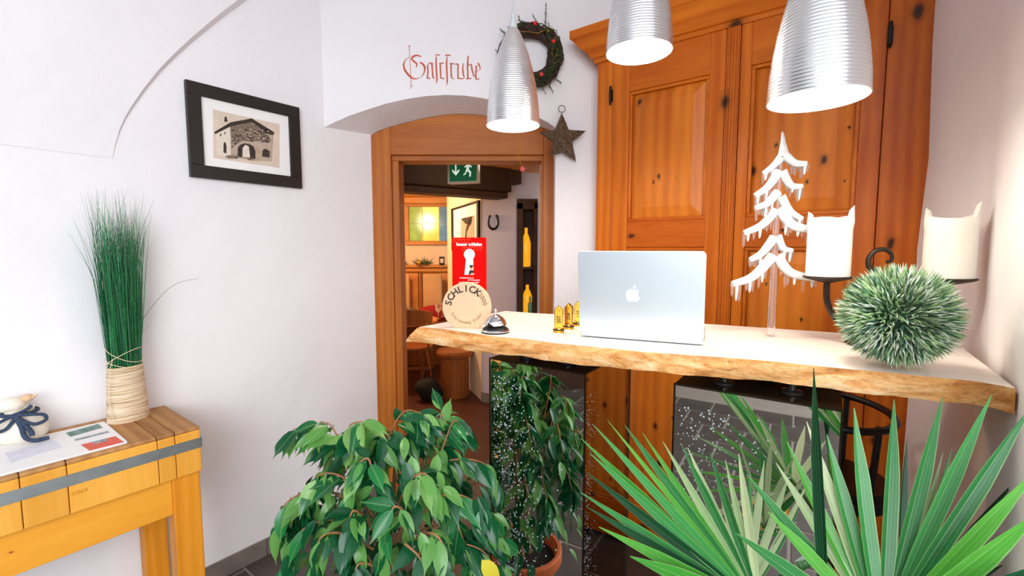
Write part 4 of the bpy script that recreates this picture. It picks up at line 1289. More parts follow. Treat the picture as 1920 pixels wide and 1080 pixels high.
sc0 = at_y(1055, 258, YT - .05)
stt = thing('twine_star', 'brown glittering twine star hanging by a ring right of the doorway', 'ornament', sc0)
K = sc0.y / FPX
def sp(x, y): return ((x - 1055) * K, (258 - y) * K)
outer = [(1053,213),(1066,244),(1098,246),(1073,266),(1080,301),(1055,285),(1031,292),(1037,267),(1012,249),(1040,244)]
sp_ = [sp(*q) for q in outer]
smb = MB(); n = 10
sub = []
for i in range(n):
    a, b = sp_[i], sp_[(i + 1) % n]
    for t in (0, .33, .66): sub.append((lerp(a[0], b[0], t) + rr.uniform(-.001, .001), lerp(a[1], b[1], t) + rr.uniform(-.001, .001)))
m_ = len(sub)
ring0 = [(x, .0, z) for x, z in sub]; ring1 = [(x * .9, -.016, z * .9) for x, z in sub]; ring2 = [(x * .9, .016, z * .9) for x, z in sub]
cfr = [(x * .35, -.03, z * .35) for x, z in sub]; cbk = [(x * .35, .03, z * .35) for x, z in sub]
def ringq(mb, A, B): mb.grid([A + [A[0]], B + [B[0]]])
ringq(smb, ring0, ring1); ringq(smb, ring1, cfr); ringq(smb, ring2, ring0); ringq(smb, cbk, ring2)
smb.add(cfr, [tuple(range(m_))]); smb.add(cbk, [tuple(range(m_))[::-1]])
smb.build('star_body', MT['starglit'], stt, smooth=50)
rx_, rz_ = sp(1053, 207)
MB().tube([(rx_ + .0165 * math.cos(a), 0, rz_ + .0165 * math.sin(a)) for a in [2 * math.pi * k / 24 for k in range(24)]], .0018, 6, closed=True).build('ring', MT['iron'], stt, smooth=60)

rcp = [at_y(x, y, YT - .06) for x, y in ((973, 178), (974, 215), (973, 258), (971, 285), (974, 300), (980, 317))]
rc = thing('red_star_cord', 'thin gold cord ending in a tiny red star below the wreath', 'ornament', rcp[-1])
rel = [p_ - rcp[-1] for p_ in rcp]
MB().tube(rel, .0013, 5).build('cord', MT['goldwire'], rc, smooth=60)
bd = MB()
for k in (1, 2, 3): bd.sphere(rel[k], .004, n=8, m=6)
bd.build('bead', MT['goldwire'], rc, smooth=180)
MB().prism(star_poly(.018, .008, 80), -.004, .004, 'y').build('star', MT['redbead'], rc)

# ================================================================== BAR STOOL behind the counter
P = V(1.0, 1.40, 0)
stl = thing('bar_stool', 'black bar stool with hoop backrest between counter and cupboard', 'stool', P)
hz = .955; Rr_ = .155
MB().tube([(Rr_ * math.cos(a), Rr_ * math.sin(a), hz + .012 * math.sin(a)) for a in [2 * math.pi * k / 40 for k in range(40)]], .011, 8, closed=True).build('hoop', MT['black'], stl, smooth=60)
MB().lathe([(.15, .69), (.165, .70), (.165, .735), (.15, .75), (0, .752)], 32).build('seat', MT['black'], stl, smooth=40)
for a in (40, 160, 280):
    c_, s_ = math.cos(math.radians(a)), math.sin(math.radians(a))
    MB().tube([(.14 * c_, .14 * s_, .735), (Rr_ * c_, Rr_ * s_, hz)], .009, 8).build('back_post', MT['black'], stl, smooth=60)
MB().tube([(0, 0, .03), (0, 0, .70)], .028, 14).build('column', MT['black'], stl, smooth=60)
MB().tube([(.13 * math.cos(a), .13 * math.sin(a), .28) for a in [2 * math.pi * k / 32 for k in range(32)]], .009, 8, closed=True).build('foot_ring', MT['black'], stl, smooth=60)
MB().lathe([(.19, 0), (.19, .008), (.06, .03), (.028, .04)], 32).build('base', MT['black'], stl, smooth=40)

# ================================================================== FICUS (weeping fig) before the first mirror column
MT['leafA'] = leafmat('ficus_leaf_dark', '#0c5230', '#2a8446', .22, rib='object')
MT['leafB'] = leafmat('ficus_leaf_bright', '#2f8438', '#86ba62', .24, rib='object')
EXM = {'ficus_leaf_dark': leafmat('inner_leaf_dark', '#0c5230', '#2a8446', .22), 'ficus_leaf_bright': leafmat('inner_leaf_bright', '#2f8438', '#86ba62', .24)}
MT['leafY'] = leafmat('ficus_leaf_yellow', '#c9c02a', '#e6d840', .4)
def leaf_mesh(name, mat, curl, width=.42, fold=.10, n=7):
    mb = MB(); rows = []
    for i in range(n + 1):
        t = i / n
        w = width * .5 * (math.sin(math.pi * min(1, t * 1.02) ** .8) ** .9) * (1 - .25 * t) if 0 < t < 1 else 0.004
        if t > .85: w *= .55
        z = -curl * t * t
        y = t * (1 - .12 * curl * t)
        rows.append([(-w, y, z + fold * w * 2.0), (-w * .5, y, z + fold * w * .7), (0, y, z), (w * .5, y, z + fold * w * .7), (w, y, z + fold * w * 2.0)])
    mb.grid(rows)
    me = mb.mesh(name, 180); me.materials.append(mat); return me
LM = [leaf_mesh('leaf', MT['leafA'], .15), leaf_mesh('leaf', MT['leafA'], .38, .40), leaf_mesh('leaf', MT['leafB'], .22), leaf_mesh('leaf', MT['leafB'], .45, .38), leaf_mesh('leaf', MT['leafA'], .28, .46)]
LY = leaf_mesh('leaf', MT['leafY'], .3, .48)
FP = V(-.374, 1.136, 0)
fc = thing('potted_ficus', 'bushy weeping fig with glossy green leaves in a terracotta pot', 'plant', FP)
pot = MB()
pot.lathe([(.095, 0), (.1, .004), (.125, .2), (.128, .215), (.146, .217), (.15, .225), (.15, .262), (.146, .267), (.134, .267), (.13, .26), (.122, .222), (0, .22)], 36)
pot.build('pot', MT['terracotta'], fc, smooth=35)
MB().lathe([(.124, .222), (.06, .232), (0, .235)], 24).build('soil', MT['soil'], fc, smooth=60)
rr = random.Random(21)
def spline3(pts, n=6):
    out = []
    P_ = [pts[0]] + pts + [pts[-1]]
    for i in range(1, len(P_) - 2):
        for k in range(n):
            t = k / n; a, b, c, d = P_[i-1], P_[i], P_[i+1], P_[i+2]
            out.append(.5 * ((2 * b) + (c - a) * t + (2*a - 5*b + 4*c - d) * t*t + (-a + 3*b - 3*c + d) * t**3))
    out.append(pts[-1]); return out
def fx(px, py, y): return at_y(px, py, y) - FP
# trunks
for (a, b, c) in (((-.02, .0, .22), (-.03, .02, .45), (.02, .05, .78)), ((.03, .02, .22), (.05, .05, .5), (.12, .06, .74)), ((0, -.02, .22), (-.04, -.02, .5), (-.10, .03, .80)), ((.01, .03, .22), (.02, .1, .5), (.03, .17, .82))):
    pts = spline3([V(*a), V(*b), V(*c)], 5)
    MB().tube(pts, [lerp(.011, .005, i / (len(pts) - 1)) for i in range(len(pts))], 8).build('stem', MT['bark'], fc, smooth=60)
TW = [  # twig paths in picture coordinates and depth
 [(705,985,1.16),(668,900,1.17),(628,835,1.20),(585,800,1.22),(548,806,1.23)],
 [(705,960,1.16),(655,865,1.18),(622,800,1.2),(600,792,1.2)],
 [(690,930,1.16),(660,850,1.15),(655,800,1.14),(680,790,1.12)],
 [(700,900,1.18),(725,825,1.2),(757,772,1.22),(790,775,1.22)],
 [(700,905,1.20),(738,840,1.24),(752,820,1.28),(800,828,1.3)],
 [(770,930,1.22),(815,850,1.26),(830,792,1.28),(828,772,1.29)],
 [(775,935,1.2),(825,850,1.22),(850,790,1.24),(868,800,1.25)],
 [(760,935,1.18),(790,885,1.2),(850,862,1.22),(905,868,1.24),(930,905,1.25)],
 [(765,950,1.15),(800,922,1.14),(840,950,1.12),(868,1010,1.1),(890,1075,1.08)],
 [(700,985,1.12),(640,930,1.1),(580,922,1.1),(535,945,1.1),(525,985,1.1)],
 [(690,1010,1.12),(620,975,1.08),(560,1000,1.06),(535,1060,1.05)],
 [(700,970,1.1),(650,900,1.08),(600,890,1.07),(575,935,1.07)],
 [(720,960,1.08),(700,900,1.05),(690,860,1.04),(665,880,1.03),(655,930,1.03)],
 [(740,960,1.1),(770,900,1.06),(800,890,1.05),(820,930,1.05)],
 [(760,1000,1.1),(830,930,1.1),(890,940,1.12),(920,970,1.13)],
 [(755,1010,1.12),(820,985,1.14),(880,990,1.18),(940,1010,1.2)],
 [(740,1020,1.08),(760,970,1.03),(740,950,1.0),(725,985,1.0),(720,1040,1.0)],
 [(720,1020,1.06),(680,970,1.02),(660,960,1.0),(650,1010,1.0),(650,1070,1.0)],
 [(700,1030,1.04),(640,1000,1.0),(600,1010,.98),(590,1065,.98)],
 [(760,1040,1.06),(800,1000,1.02),(830,1020,1.0),(840,1080,1.0)],
 [(770,1045,1.1),(850,1020,1.1),(900,1030,1.1),(925,1060,1.1)],
 [(730,930,1.24),(720,860,1.3),(715,830,1.32),(740,850,1.34)],
 [(690,900,1.22),(640,840,1.28),(610,830,1.3)],
 [(760,900,1.26),(800,870,1.32),(860,900,1.34)],
 [(745,900,1.2),(740,840,1.18),(720,812,1.16),(705,850,1.14)],
 [(690,990,1.14),(610,950,1.16),(560,960,1.18),(540,1030,1.18)],
 [(760,1020,1.0),(790,1050,.98),(800,1100,.97)],
 [(700,1060,1.0),(670,1060,.97),(660,1120,.96)],
 [(740,860,1.22),(770,800,1.24),(800,790,1.25)],
]
leaf_n = 0
extra = {}
def add_leaf(p, d, up, L_, me, part=True):
    global leaf_n
    d = d.normalized(); x = d.cross(up)
    if x.length < .05: x = d.cross(V(1, .2, .3))
    x.normalize(); z = x.cross(d)
    M = basis(p, x * L_, d * L_, z * L_)
    if part:
        mobj('leaf', me, fc, M); leaf_n += 1
    else:
        k_ = me.materials[0].name
        extra.setdefault(k_, (MB(), EXM[k_]))[0].add([v.co for v in me.vertices], [tuple(q.vertices) for q in me.polygons], M)
for ti, tw_ in enumerate(TW):
    pts = spline3([fx(*q) for q in tw_], 6)
    MB().tube(pts, [lerp(.0036, .0012, i / (len(pts) - 1)) for i in range(len(pts))], 6).build('twig', MT['twiggreen'], fc, smooth=60)
    n = len(pts)
    for i in range(3, n):
        if ti > 2 and i < 4: continue
        for s_ in ((1,) if i < n - 3 and i % 3 == 2 else (1, -1)):
            if i < n * .3 and rr.random() < .4: continue
            t = (pts[min(i + 1, n - 1)] - pts[i - 1]).normalized()
            side = t.cross(V(0, 0, 1)); side = side.normalized() if side.length > .05 else V(1, 0, 0)
            d = t * rr.uniform(.3, .9) + side * s_ * rr.uniform(.35, 1.0) + V(0, 0, -rr.uniform(.35, 1.25)) + V(rr.gauss(0, .2), rr.gauss(0, .2), 0)
            if i == n - 1: d = t * 1.2 + V(0, 0, -.5)
            up = V(rr.gauss(0, .35), -.55 + rr.gauss(0, .35), .9)
            L_ = rr.uniform(.06, .092)
            hgt = pts[i].z
            me = LM[rr.choice([0, 1, 4, 2, 3] if hgt > .75 else [0, 1, 4, 4, 2])] if ti not in (0, 1, 2, 13) else LM[rr.choice([2, 3, 2, 0, 3])]
            add_leaf(pts[i] + d.normalized() * .006, d, up, L_, me, leaf_n < 296 and (rr.random() < .62))
# further foliage deep in the bush and towards the mirror
for k in range(300):
    a = rr.uniform(0, 6.283); q_ = math.sqrt(rr.random()); zz = rr.uniform(.42, .97)
    rad_ = .24 * q_ * (1.0 if zz < .8 else max(.35, 1 - (zz - .8) * 3))
    p_ = V(.07 + rad_ * math.cos(a) * 1.15, .03 + rad_ * math.sin(a) * .8, zz)
    w_ = p_ + FP
    if (w_.x + .067) * -.568 + (w_.y - 1.377) * -.823 < .085: continue
    d = V(math.cos(a) * .7 + rr.gauss(0, .3), math.sin(a) * .7 + rr.gauss(0, .3), -rr.uniform(.3, 1.3))
    add_leaf(p_, d, V(math.cos(a) * .5, math.sin(a) * .5 - .2, .8), rr.uniform(.055, .088), LM[rr.choice([0, 1, 4, 0, 2, 3])], False)
for k_, (mb_, mm_) in extra.items():
    tag(mb_.build('inner_foliage', mm_, fc, smooth=180), kind='stuff')
add_leaf(fx(903, 1050, 1.02), V(.5, -.1, -.6), V(.3, -.9, .5), .085, LY)

# ================================================================== FAN PALM in the foreground
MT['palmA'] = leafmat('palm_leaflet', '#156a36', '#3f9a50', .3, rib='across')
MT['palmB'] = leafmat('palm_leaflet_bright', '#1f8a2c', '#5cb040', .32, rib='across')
MT['palmP'] = leafmat('palm_leaflet_lit', '#8fb478', '#cfdcae', .4, rib='across', ribcol='#e6edcc')  # pale copy of the leaflet green, strong light put into the colour
MT['palmD'] = leafmat('palm_leaflet_shaded', '#0e3a22', '#1a5232', .33, rib='across', ribcol='#5c9060')  # darkened copy of the leaflet green, shade put into the colour
MT['palmY'] = leafmat('palm_leaflet_yellow', '#c98a1c', '#e0b83c', .45)
MT['petiole'] = plain('palm_petiole', '#5a8a3c', .45, 0, .15, 30)
MT['fibre'] = plain('palm_trunk_fibre', '#5a452e', .95, 0, .4, 60, .8, 90)
PP = V(.50, .62, 0)
pal = thing('potted_fan_palm', 'large fan palm with stiff pointed green leaflets in the foreground', 'plant', PP)
MB().lathe([(.12, 0), (.125, .005), (.15, .25), (.165, .255), (.168, .30), (.155, .305), (.145, .26), (0, .26)], 32).build('pot', MT['terracotta'], pal, smooth=35)
MB().lathe([(.148, .262), (.05, .275), (0, .277)], 24).build('soil', MT['soil'], pal, smooth=60)
MB().tube([(0, 0, .26), (.005, 0, .4), (0, .005, .55), (0, 0, .66)], [.045, .05, .045, .03], 14).build('trunk', MT['fibre'], pal, smooth=60)
def leaflet(parent, hub, tip, width, mat, upv, droop=.02, fold=.55, split=True):
    ax = tip - hub; L_ = ax.length; d = ax.normalized()
    x = d.cross(upv).normalized(); z = x.cross(d).normalized()
    mb = MB(); n = 9; rows = []
    for i in range(n + 1):
        t = i / n
        w = width * .5 * (min(1, .22 + t * 2.6) if t < .3 else (1 if t < .62 else max(.06, 1 - ((t - .62) / .38) ** 1.35)))
        c = hub + d * (L_ * t) - z * (droop * (t * t - t) * -1.0)
        rows.append([c - x * w + z * w * fold, c - x * w * .5 + z * w * fold * .45, c, c + x * w * .5 + z * w * fold * .45, c + x * w + z * w * fold])
    mb.grid(rows)
    o = mb.build('leaflet', mat, parent, smooth=35)
    at_ = o.data.attributes.new('across', 'FLOAT', 'POINT')
    at_.data.foreach_set('value', [(-1, -.5, 0, .5, 1)[i % 5] for i in range(len(o.data.vertices))])
    return o
def frond(hub, foot, tips, width, upv, label=None):
    f = MB().tube(spline3([foot, lerp(foot, hub, .5) + V(0, 0, .03), hub], 5), .006, 8).build('frond', MT['petiole'], pal, smooth=60)
    for (tp, m_, w_) in tips:
        leaflet(f, hub, tp, width * w_, MT[m_], upv, droop=rr.uniform(.0, .03))
    return f
def pr_(x, y, d): return at_y(x, y, d) - PP
# left fan
hubA = pr_(1425, 1140, .74)
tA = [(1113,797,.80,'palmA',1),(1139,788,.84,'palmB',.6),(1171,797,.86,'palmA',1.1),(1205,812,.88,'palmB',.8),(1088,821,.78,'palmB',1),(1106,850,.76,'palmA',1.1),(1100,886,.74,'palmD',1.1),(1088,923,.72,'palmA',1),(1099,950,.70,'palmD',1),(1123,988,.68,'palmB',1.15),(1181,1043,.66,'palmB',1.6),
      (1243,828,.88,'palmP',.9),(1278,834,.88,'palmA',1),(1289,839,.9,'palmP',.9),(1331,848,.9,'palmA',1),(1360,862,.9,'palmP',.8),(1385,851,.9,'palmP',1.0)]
frond(hubA, V(-.01, 0, .6), [(pr_(x, y, d), m_, w_) for x, y, d, m_, w_ in tA], .0155, V(-.25, -.8, .55))
# small folded fan behind, with pale leaflets
hubC = pr_(1400, 1120, .88)
tC = [(1433,864,.93,'palmP',1),(1479,893,.93,'palmP',1),(1405,880,.93,'palmA',.9),(1500,950,.92,'palmA',.9),(1515,905,.93,'palmP',.7),(1345,900,.93,'palmP',.8)]
frond(hubC, V(-.02, .05, .6), [(pr_(x, y, d), m_, w_) for x, y, d, m_, w_ in tC], .017, V(.1, -.8, .6))
# right fan, nearest
hubB = pr_(1652, 1190, .60)
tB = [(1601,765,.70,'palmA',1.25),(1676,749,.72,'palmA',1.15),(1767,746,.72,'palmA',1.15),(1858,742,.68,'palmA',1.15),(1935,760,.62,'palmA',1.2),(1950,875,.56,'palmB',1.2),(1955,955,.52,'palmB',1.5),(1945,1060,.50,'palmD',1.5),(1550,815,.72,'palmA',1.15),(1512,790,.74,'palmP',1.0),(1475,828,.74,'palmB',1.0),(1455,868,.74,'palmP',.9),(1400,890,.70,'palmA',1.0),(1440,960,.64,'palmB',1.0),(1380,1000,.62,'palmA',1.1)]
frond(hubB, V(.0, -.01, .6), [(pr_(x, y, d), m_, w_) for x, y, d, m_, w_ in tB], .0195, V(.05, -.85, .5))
# edge-on dark leaflets of an upright fan
hubD = pr_(1552, 1200, .62)
tD = [(1526,690,.66,'palmD',.9)]
frond(hubD, V(-.005, 0, .6), [(pr_(x, y, d), m_, w_) for x, y, d, m_, w_ in tD], .02, V(-.92, -.35, .1))
# fan further back on the right
hubE = pr_(1690, 1160, .80)
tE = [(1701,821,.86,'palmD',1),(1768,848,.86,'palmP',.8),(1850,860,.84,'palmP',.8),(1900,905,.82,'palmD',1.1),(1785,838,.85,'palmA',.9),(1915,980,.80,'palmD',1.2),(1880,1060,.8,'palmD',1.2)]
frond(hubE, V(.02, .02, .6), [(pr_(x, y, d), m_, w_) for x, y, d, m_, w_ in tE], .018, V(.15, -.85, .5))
# lower fans turned to the mirror column, one yellowing
def radial(hub, dirv, upv, n, spread, L_, mats, width):
    out = []
    x = dirv.cross(upv).normalized()
    for k in range(n):
        a = math.radians(lerp(-spread, spread, k / (n - 1)))
        d = (dirv * math.cos(a) + x * math.sin(a)).normalized()
        out.append((hub + d * L_ * rr.uniform(.9, 1.05), rr.choice(mats), 1))
    return out
h1 = V(-.06, .12, .80); frond(h1, V(-.01, .02, .58), radial(h1, V(-.75, .25, .35).normalized(), V(0, .3, 1), 13, 85, .27, ['palmA', 'palmB', 'palmP'], 1), .02, V(0, .3, 1))
h2 = V(.08, .10, .72); frond(h2, V(.01, .02, .55), radial(h2, V(.35, .35, .5).normalized(), V(0, .5, 1), 11, 75, .26, ['palmA', 'palmB'], 1), .02, V(0, .5, 1))
h3 = V(-.12, .03, .62); frond(h3, V(-.02, .01, .52), radial(h3, V(-.8, .2, -.1).normalized(), V(0, .1, 1), 9, 60, .24, ['palmY', 'palmY', 'palmA'], 1), .018, V(0, .1, 1))

# ================================================================== INNER ROOM BEYOND THE DOORWAY
sf = MB().box(-3.2, 2.2, 2.62, 7.0, -.05, .0); struct(sf.build('floor_inner', MT['stubefloor']))
struct(MB().box(-3.2, .9, 6.2, 6.4, 0, 2.4).build('wall_inner_back', MT['plaster_in']))
struct(MB().box(-3.2, -2.6, 2.8, 6.3, 0, 2.4).build('wall_inner_left', MT['plaster_in']))
struct(MB().box(.30, .5, 2.8, 4.05, 0, 2.5).build('wall_inner_right', MT['plaster_in']))
struct(MB().box(-3.2, .9, 3.6, 6.4, 2.13, 2.25).build('ceiling_inner', MT['stubewood']))
struct(MB().box(-3.2, .9, 2.75, 3.7, 2.26, 2.36).build('ceiling_inner_front', MT['darkbeam']))
# pillar with horseshoe
K1 = V(-.283, 4.3, 0); K2 = at_z(966, 600, .8); K2 = V(.035, 4.12, 0)
pil = MB().prism([(K1.x, K1.y), (K2.x, K2.y), (.30, 4.2), (.30, 5.7), (-.766, 5.5)], 0, 2.13, 'z')
struct(pil.build('wall_pillar', MT['plaster_lilac']))
kd = (K2 - K1).normalized(); kn = V(kd.y, -kd.x, 0)
cr = MB()
C1 = V(-.766, 5.5, 0)
cdv = (C1 - K1).normalized(); cnv = V(cdv.y, -cdv.x, 0)
if cnv.dot(-K1) < 0: cnv = -cnv
pp = [K1 + cnv * .004, C1 + cnv * .004]
cr.add([pp[0], pp[1], pp[1] + V(0, 0, 2.12), pp[0] + V(0, 0, 2.12)], [(0, 1, 2, 3)])
struct(cr.build('wall_pillar_face', MT['plaster_in']))
bs = MB(); q0, q1 = K1 + kn * .012 - kd * .01, K2 + kn * .012
bs.add([q0, q1, q1 + V(0, 0, .09), q0 + V(0, 0, .09), q0 - kn * .01, q1 - kn * .01, q1 - kn * .01 + V(0, 0, .09), q0 - kn * .01 + V(0, 0, .09)], [(0,1,2,3),(3,2,6,7),(0,3,7,4)])
struct(bs.build('baseboard_pillar', MT['skirt']))
# dark ceiling beam
bmv = V(.84, .55, 0).normalized(); bmn = V(bmv.y, -bmv.x, 0)
Bm = V(-.82, 3.42, 0)
b_m = thing('ceiling_beam', 'heavy dark timber beam across the inner room above the doorway view', 'beam', (Bm.x, Bm.y, 1.885), math.atan2(bmv.y, bmv.x))
MB().box(-1.1, .98, 0, .24, .05, .37).build('timber', MT['darkbeam'], b_m, bevel=.01)
MB().box(-1.1, .96, .03, .21, 0, .05).build('lower_board', MT['darkbeam'], b_m, bevel=.006)
MB().box(.98, 1.10, .03, .21, .13, .37).build('beam_tenon', MT['darkbeam'], b_m, bevel=.006)

# exit sign
P = at_y(868, 319, 3.15)
ex = thing('exit_sign', 'green emergency exit sign with arrow and running figure', 'sign', P, math.radians(-14))
kx = 3.15 / FPX
ew, eh = 52 * kx / 2, 40 * kx / 2
MB().box(-ew - .02, ew + .008, .004, .06, -eh - .012, eh + .03).build('housing', MT['sign_body'], ex, bevel=.004)
MB().box(-ew, ew, -.002, .004, -eh, eh + .02).build('face', MT['green_sign'], ex)
flat('arrow', [[(-.055, .06), (-.045, .06), (-.045, -.01), (-.025, .008), (-.025, -.008), (-.05, -.035), (-.075, -.008), (-.075, .008), (-.055, -.01)]], MT['sign_white'], ex, -.004, .001)
flat('running_figure', [[(.03, .05), (.045, .05), (.05, .035), (.065, .02), (.06, .014), (.045, .022), (.045, .0), (.06, -.015), (.055, -.045), (.045, -.045), (.048, -.02), (.03, -.008), (.02, -.03), (.005, -.035), (.005, -.027), (.015, -.022), (.03, .02), (.015, .015), (.012, .022), (.03, .035)],
     [(.045 + .009 * math.cos(k), .064 + .009 * math.sin(k)) for k in [i * .7 for i in range(9)]]], MT['sign_white'], ex, -.004, .001)

# horseshoe
hp = K1 + kd * .135 + V(0, 0, 1.45 + (468 - 417) * 4.2 / FPX) + kn * .012
hs = thing('horseshoe', 'dark iron horseshoe hanging on the lilac pillar', 'horseshoe', hp, math.atan2(kd.y, kd.x))
hs_pts = [(.052 * math.sin(math.radians(a)) * 1.0, 0, -.062 * math.cos(math.radians(a)) + (.0 if abs(a) < 110 else .012)) for a in range(-145, 146, 12)]
hm = MB(); hm.tube(hs_pts, [.012] * len(hs_pts), 8); hm.v = [(x, y * .6, z) for x, y, z in hm.v]
hm.build('shoe', MT['black'], hs, smooth=60)
nl = MB()
for a in (-100, -60, 60, 100): nl.sphere((.052 * math.sin(math.radians(a)), -.008, -.062 * math.cos(math.radians(a))), .004, n=8, m=6)
nl.build('nail', MT['iron'], hs, smooth=180)

# framed picture on the cream face
def on_cream(x, y): return on(x, y, K1 + cnv * .012, cnv)
f4 = [on_cream(*q) for q in ((848, 392), (899, 389), (899, 470), (848, 470))]
cp_ = (f4[0] + f4[2]) / 2
pf2 = thing('wall_picture', 'black framed tree drawing on the cream wall behind the brochure', 'picture', cp_)
xw = -cdv
pf2.matrix_world = basis(cp_, xw, -cnv, V(0, 0, 1))
w2, h2_ = (f4[1] - f4[0]).length / 2, (f4[0].z - f4[3].z) / 2
for (a, b, c, d) in ((-w2, w2, h2_ - .022, h2_), (-w2, w2, -h2_, -h2_ + .022), (-w2, -w2 + .07, -h2_, h2_), (w2 - .05, w2, -h2_, h2_)):
    MB().box(a, b, -.014, .008, c, d).build('frame_side', MT['black'], pf2)
MB().box(-w2 + .01, w2 - .01, -.004, .004, -h2_ + .01, h2_ - .01).build('mat_board', MT['paper'], pf2)
dr = MB().box(-w2 * .25, w2 * .72, -.006, -.004, -h2_ * .7, h2_ * .45).build('print', MT['ink_light'], pf2)
flat('drawn_tree', [[(.0, -.2), (.06, -.2), (.08, .0), (.2, .1), (.28, .08), (.25, .04), (.1, -.05)], [(-.1, .1), (.3, .1), (.25, .02), (.05, .04)]], MT['ink_dark'], dr, -.0075, .001)

# stained glass window in the back wall
YB = 6.2
def bwp(x, y, yy=YB): p_ = at_y(x, y, yy); return p_.x, p_.z
wx0, wz1 = bwp(767, 388); wx1, wz0 = bwp(842, 452)
win = bpy.data.objects.new('window_1', None); COL.objects.link(win); struct(win); win.location = ((wx0 + wx1) / 2, YB, (wz0 + wz1) / 2)
hw, hh = (wx1 - wx0) / 2, (wz1 - wz0) / 2
for (a, b, c, d) in ((-hw - .05, hw + .05, hh, hh + .06), (-hw - .05, hw + .05, -hh - .05, -hh), (-hw - .05, -hw, -hh, hh), (hw, hw + .05, -hh, hh)):
    MB().box(a, b, -.05, .0, c, d).build('window_frame', MT['stubewood'], win, bevel=.004)
cols = [('#7f9a3a', '#96a850', .5), ('#d9a83a', '#f2c860', 1.1), ('#4f6f86', '#6a8ca0', .45)]
edges = [-hw, -hw + 2 * hw * .34, -hw + 2 * hw * .76, hw]
for k in range(3):
    for r_ in range(2):
        c = cols[k]
        m_ = plain('lit_pane_with_reflection', c[0], .15, 0, .4, 9, emit=c[1] if r_ else ('#ff9a3c' if k == 1 else c[1]), estr=c[2] * (1.0 if r_ else 1.25))  # orange emission paints a chandelier reflection into the lower middle pane
        MB().box(edges[k] + .004, edges[k + 1] - .004, -.02, -.012, (-hh if r_ == 0 else 0) + .004, (0 if r_ == 0 else hh) - .004).build('pane', m_, win)

# panelling ledge with fir decoration and card
_, lz = bwp(780, 497, 6.0)
ledge = thing('wall_panelling', 'orange spruce wall panelling with a ledge along the back bench', 'panelling', (-1.2, 6.0, 0))
MB().box(-1.4, .42, -.02, .2, lz - .03, lz).build('ledge', MT['stubewood'], ledge, bevel=.006)
MB().box(-1.4, .42, .02, .2, lz - .09, lz - .03).build('ledge_moulding', MT['stubewood'], ledge, bevel=.01)
for k in range(4):
    MB().box(-1.4 + k * .455 + .004, -1.4 + (k + 1) * .455 - .004, .06, .2, .3, lz - .09).build('panel', MT['stubewood'], ledge, bevel=.008)
for (x0, x1) in ((757, 769), (792, 829)):
    a, b = at_y(x0, 515, 5.9), at_y(x1, 600, 5.9)
    c = thing('back_cushion', 'beige upholstered back cushion on the far bench' + (', wider one' if x0 > 780 else ' beside the door jamb'), 'cushion', ((a.x + b.x) / 2, 5.89, .545))
    w = (b.x - a.x) / 2
    MB().box(-w, w, 0, .07, 0, a.z - .545).build('pad', MT['cushion'], c, bevel=.02, segs=3)
    MB().box(-w - .03, -w - .004, 0, .06, 0, a.z - .545 + .03).build('wood_strip', MT['chairwood'], c)
def greens(px, py, yy, r_, n, label):
    p_ = at_y(px, py, yy); o = thing('fir_sprig', label, 'greenery', (p_.x, p_.y + .03, lz))
    mb = MB()
    for k in range(n):
        d = V(rr.gauss(0, 1), rr.gauss(0, .5), abs(rr.gauss(0, .7))).normalized() * r_ * rr.uniform(.5, 1)
        s_ = d.cross(V(rr.gauss(0, 1), 1, rr.gauss(0, 1))).normalized() * .008
        b0 = V(rr.uniform(-.1, .1) * r_ / .16, rr.uniform(-.04, .04), .01)
        mb.add([b0 - s_, b0 + s_, b0 + d], [(0, 1, 2)])
    tag(mb.build('twigs', MT['needle'], o), kind='stuff')
    bb = MB().sphere((-.06 * r_ / .16, -.05, .035), .035, n=12, m=8); bb.build('bauble', MT['goldwire'], o, smooth=180)
greens(793, 492, 5.95, .13, 110, 'dark fir sprigs with bauble on the panelling ledge')
greens(748, 488, 5.95, .10, 110, 'taller dark fir sprigs on the ledge beside the door jamb')
p_ = at_y(828, 489, 5.95)
cdk = thing('small_card', 'small dark framed card standing on the panelling ledge', 'card', (p_.x, 5.97, lz))
MB().box(-.035, .035, 0, .012, 0, .11).build('frame', MT['darkprint'], cdk, bevel=.003)
MB().box(-.022, .022, -.002, 0, .03, .085).build('face', MT['sepia'], cdk)
# cornice at the back ceiling
struct(MB().box(-2.6, .0, 6.02, 6.2, 2.05, 2.13).build('trim_1', MT['stubewood'], bevel=.012))

wbn = thing('wall_bench', 'long wooden seat bench along the panelled back wall', 'bench', (-1.5, 5.7, 0))
MB().box(-1.0, .70, -.12, .27, .50, .545).build('seat', MT['chairwood'], wbn, bevel=.008)
MB().box(-1.0, .70, .0, .27, 0, .50).build('bench_base', MT['chairwood'], wbn)
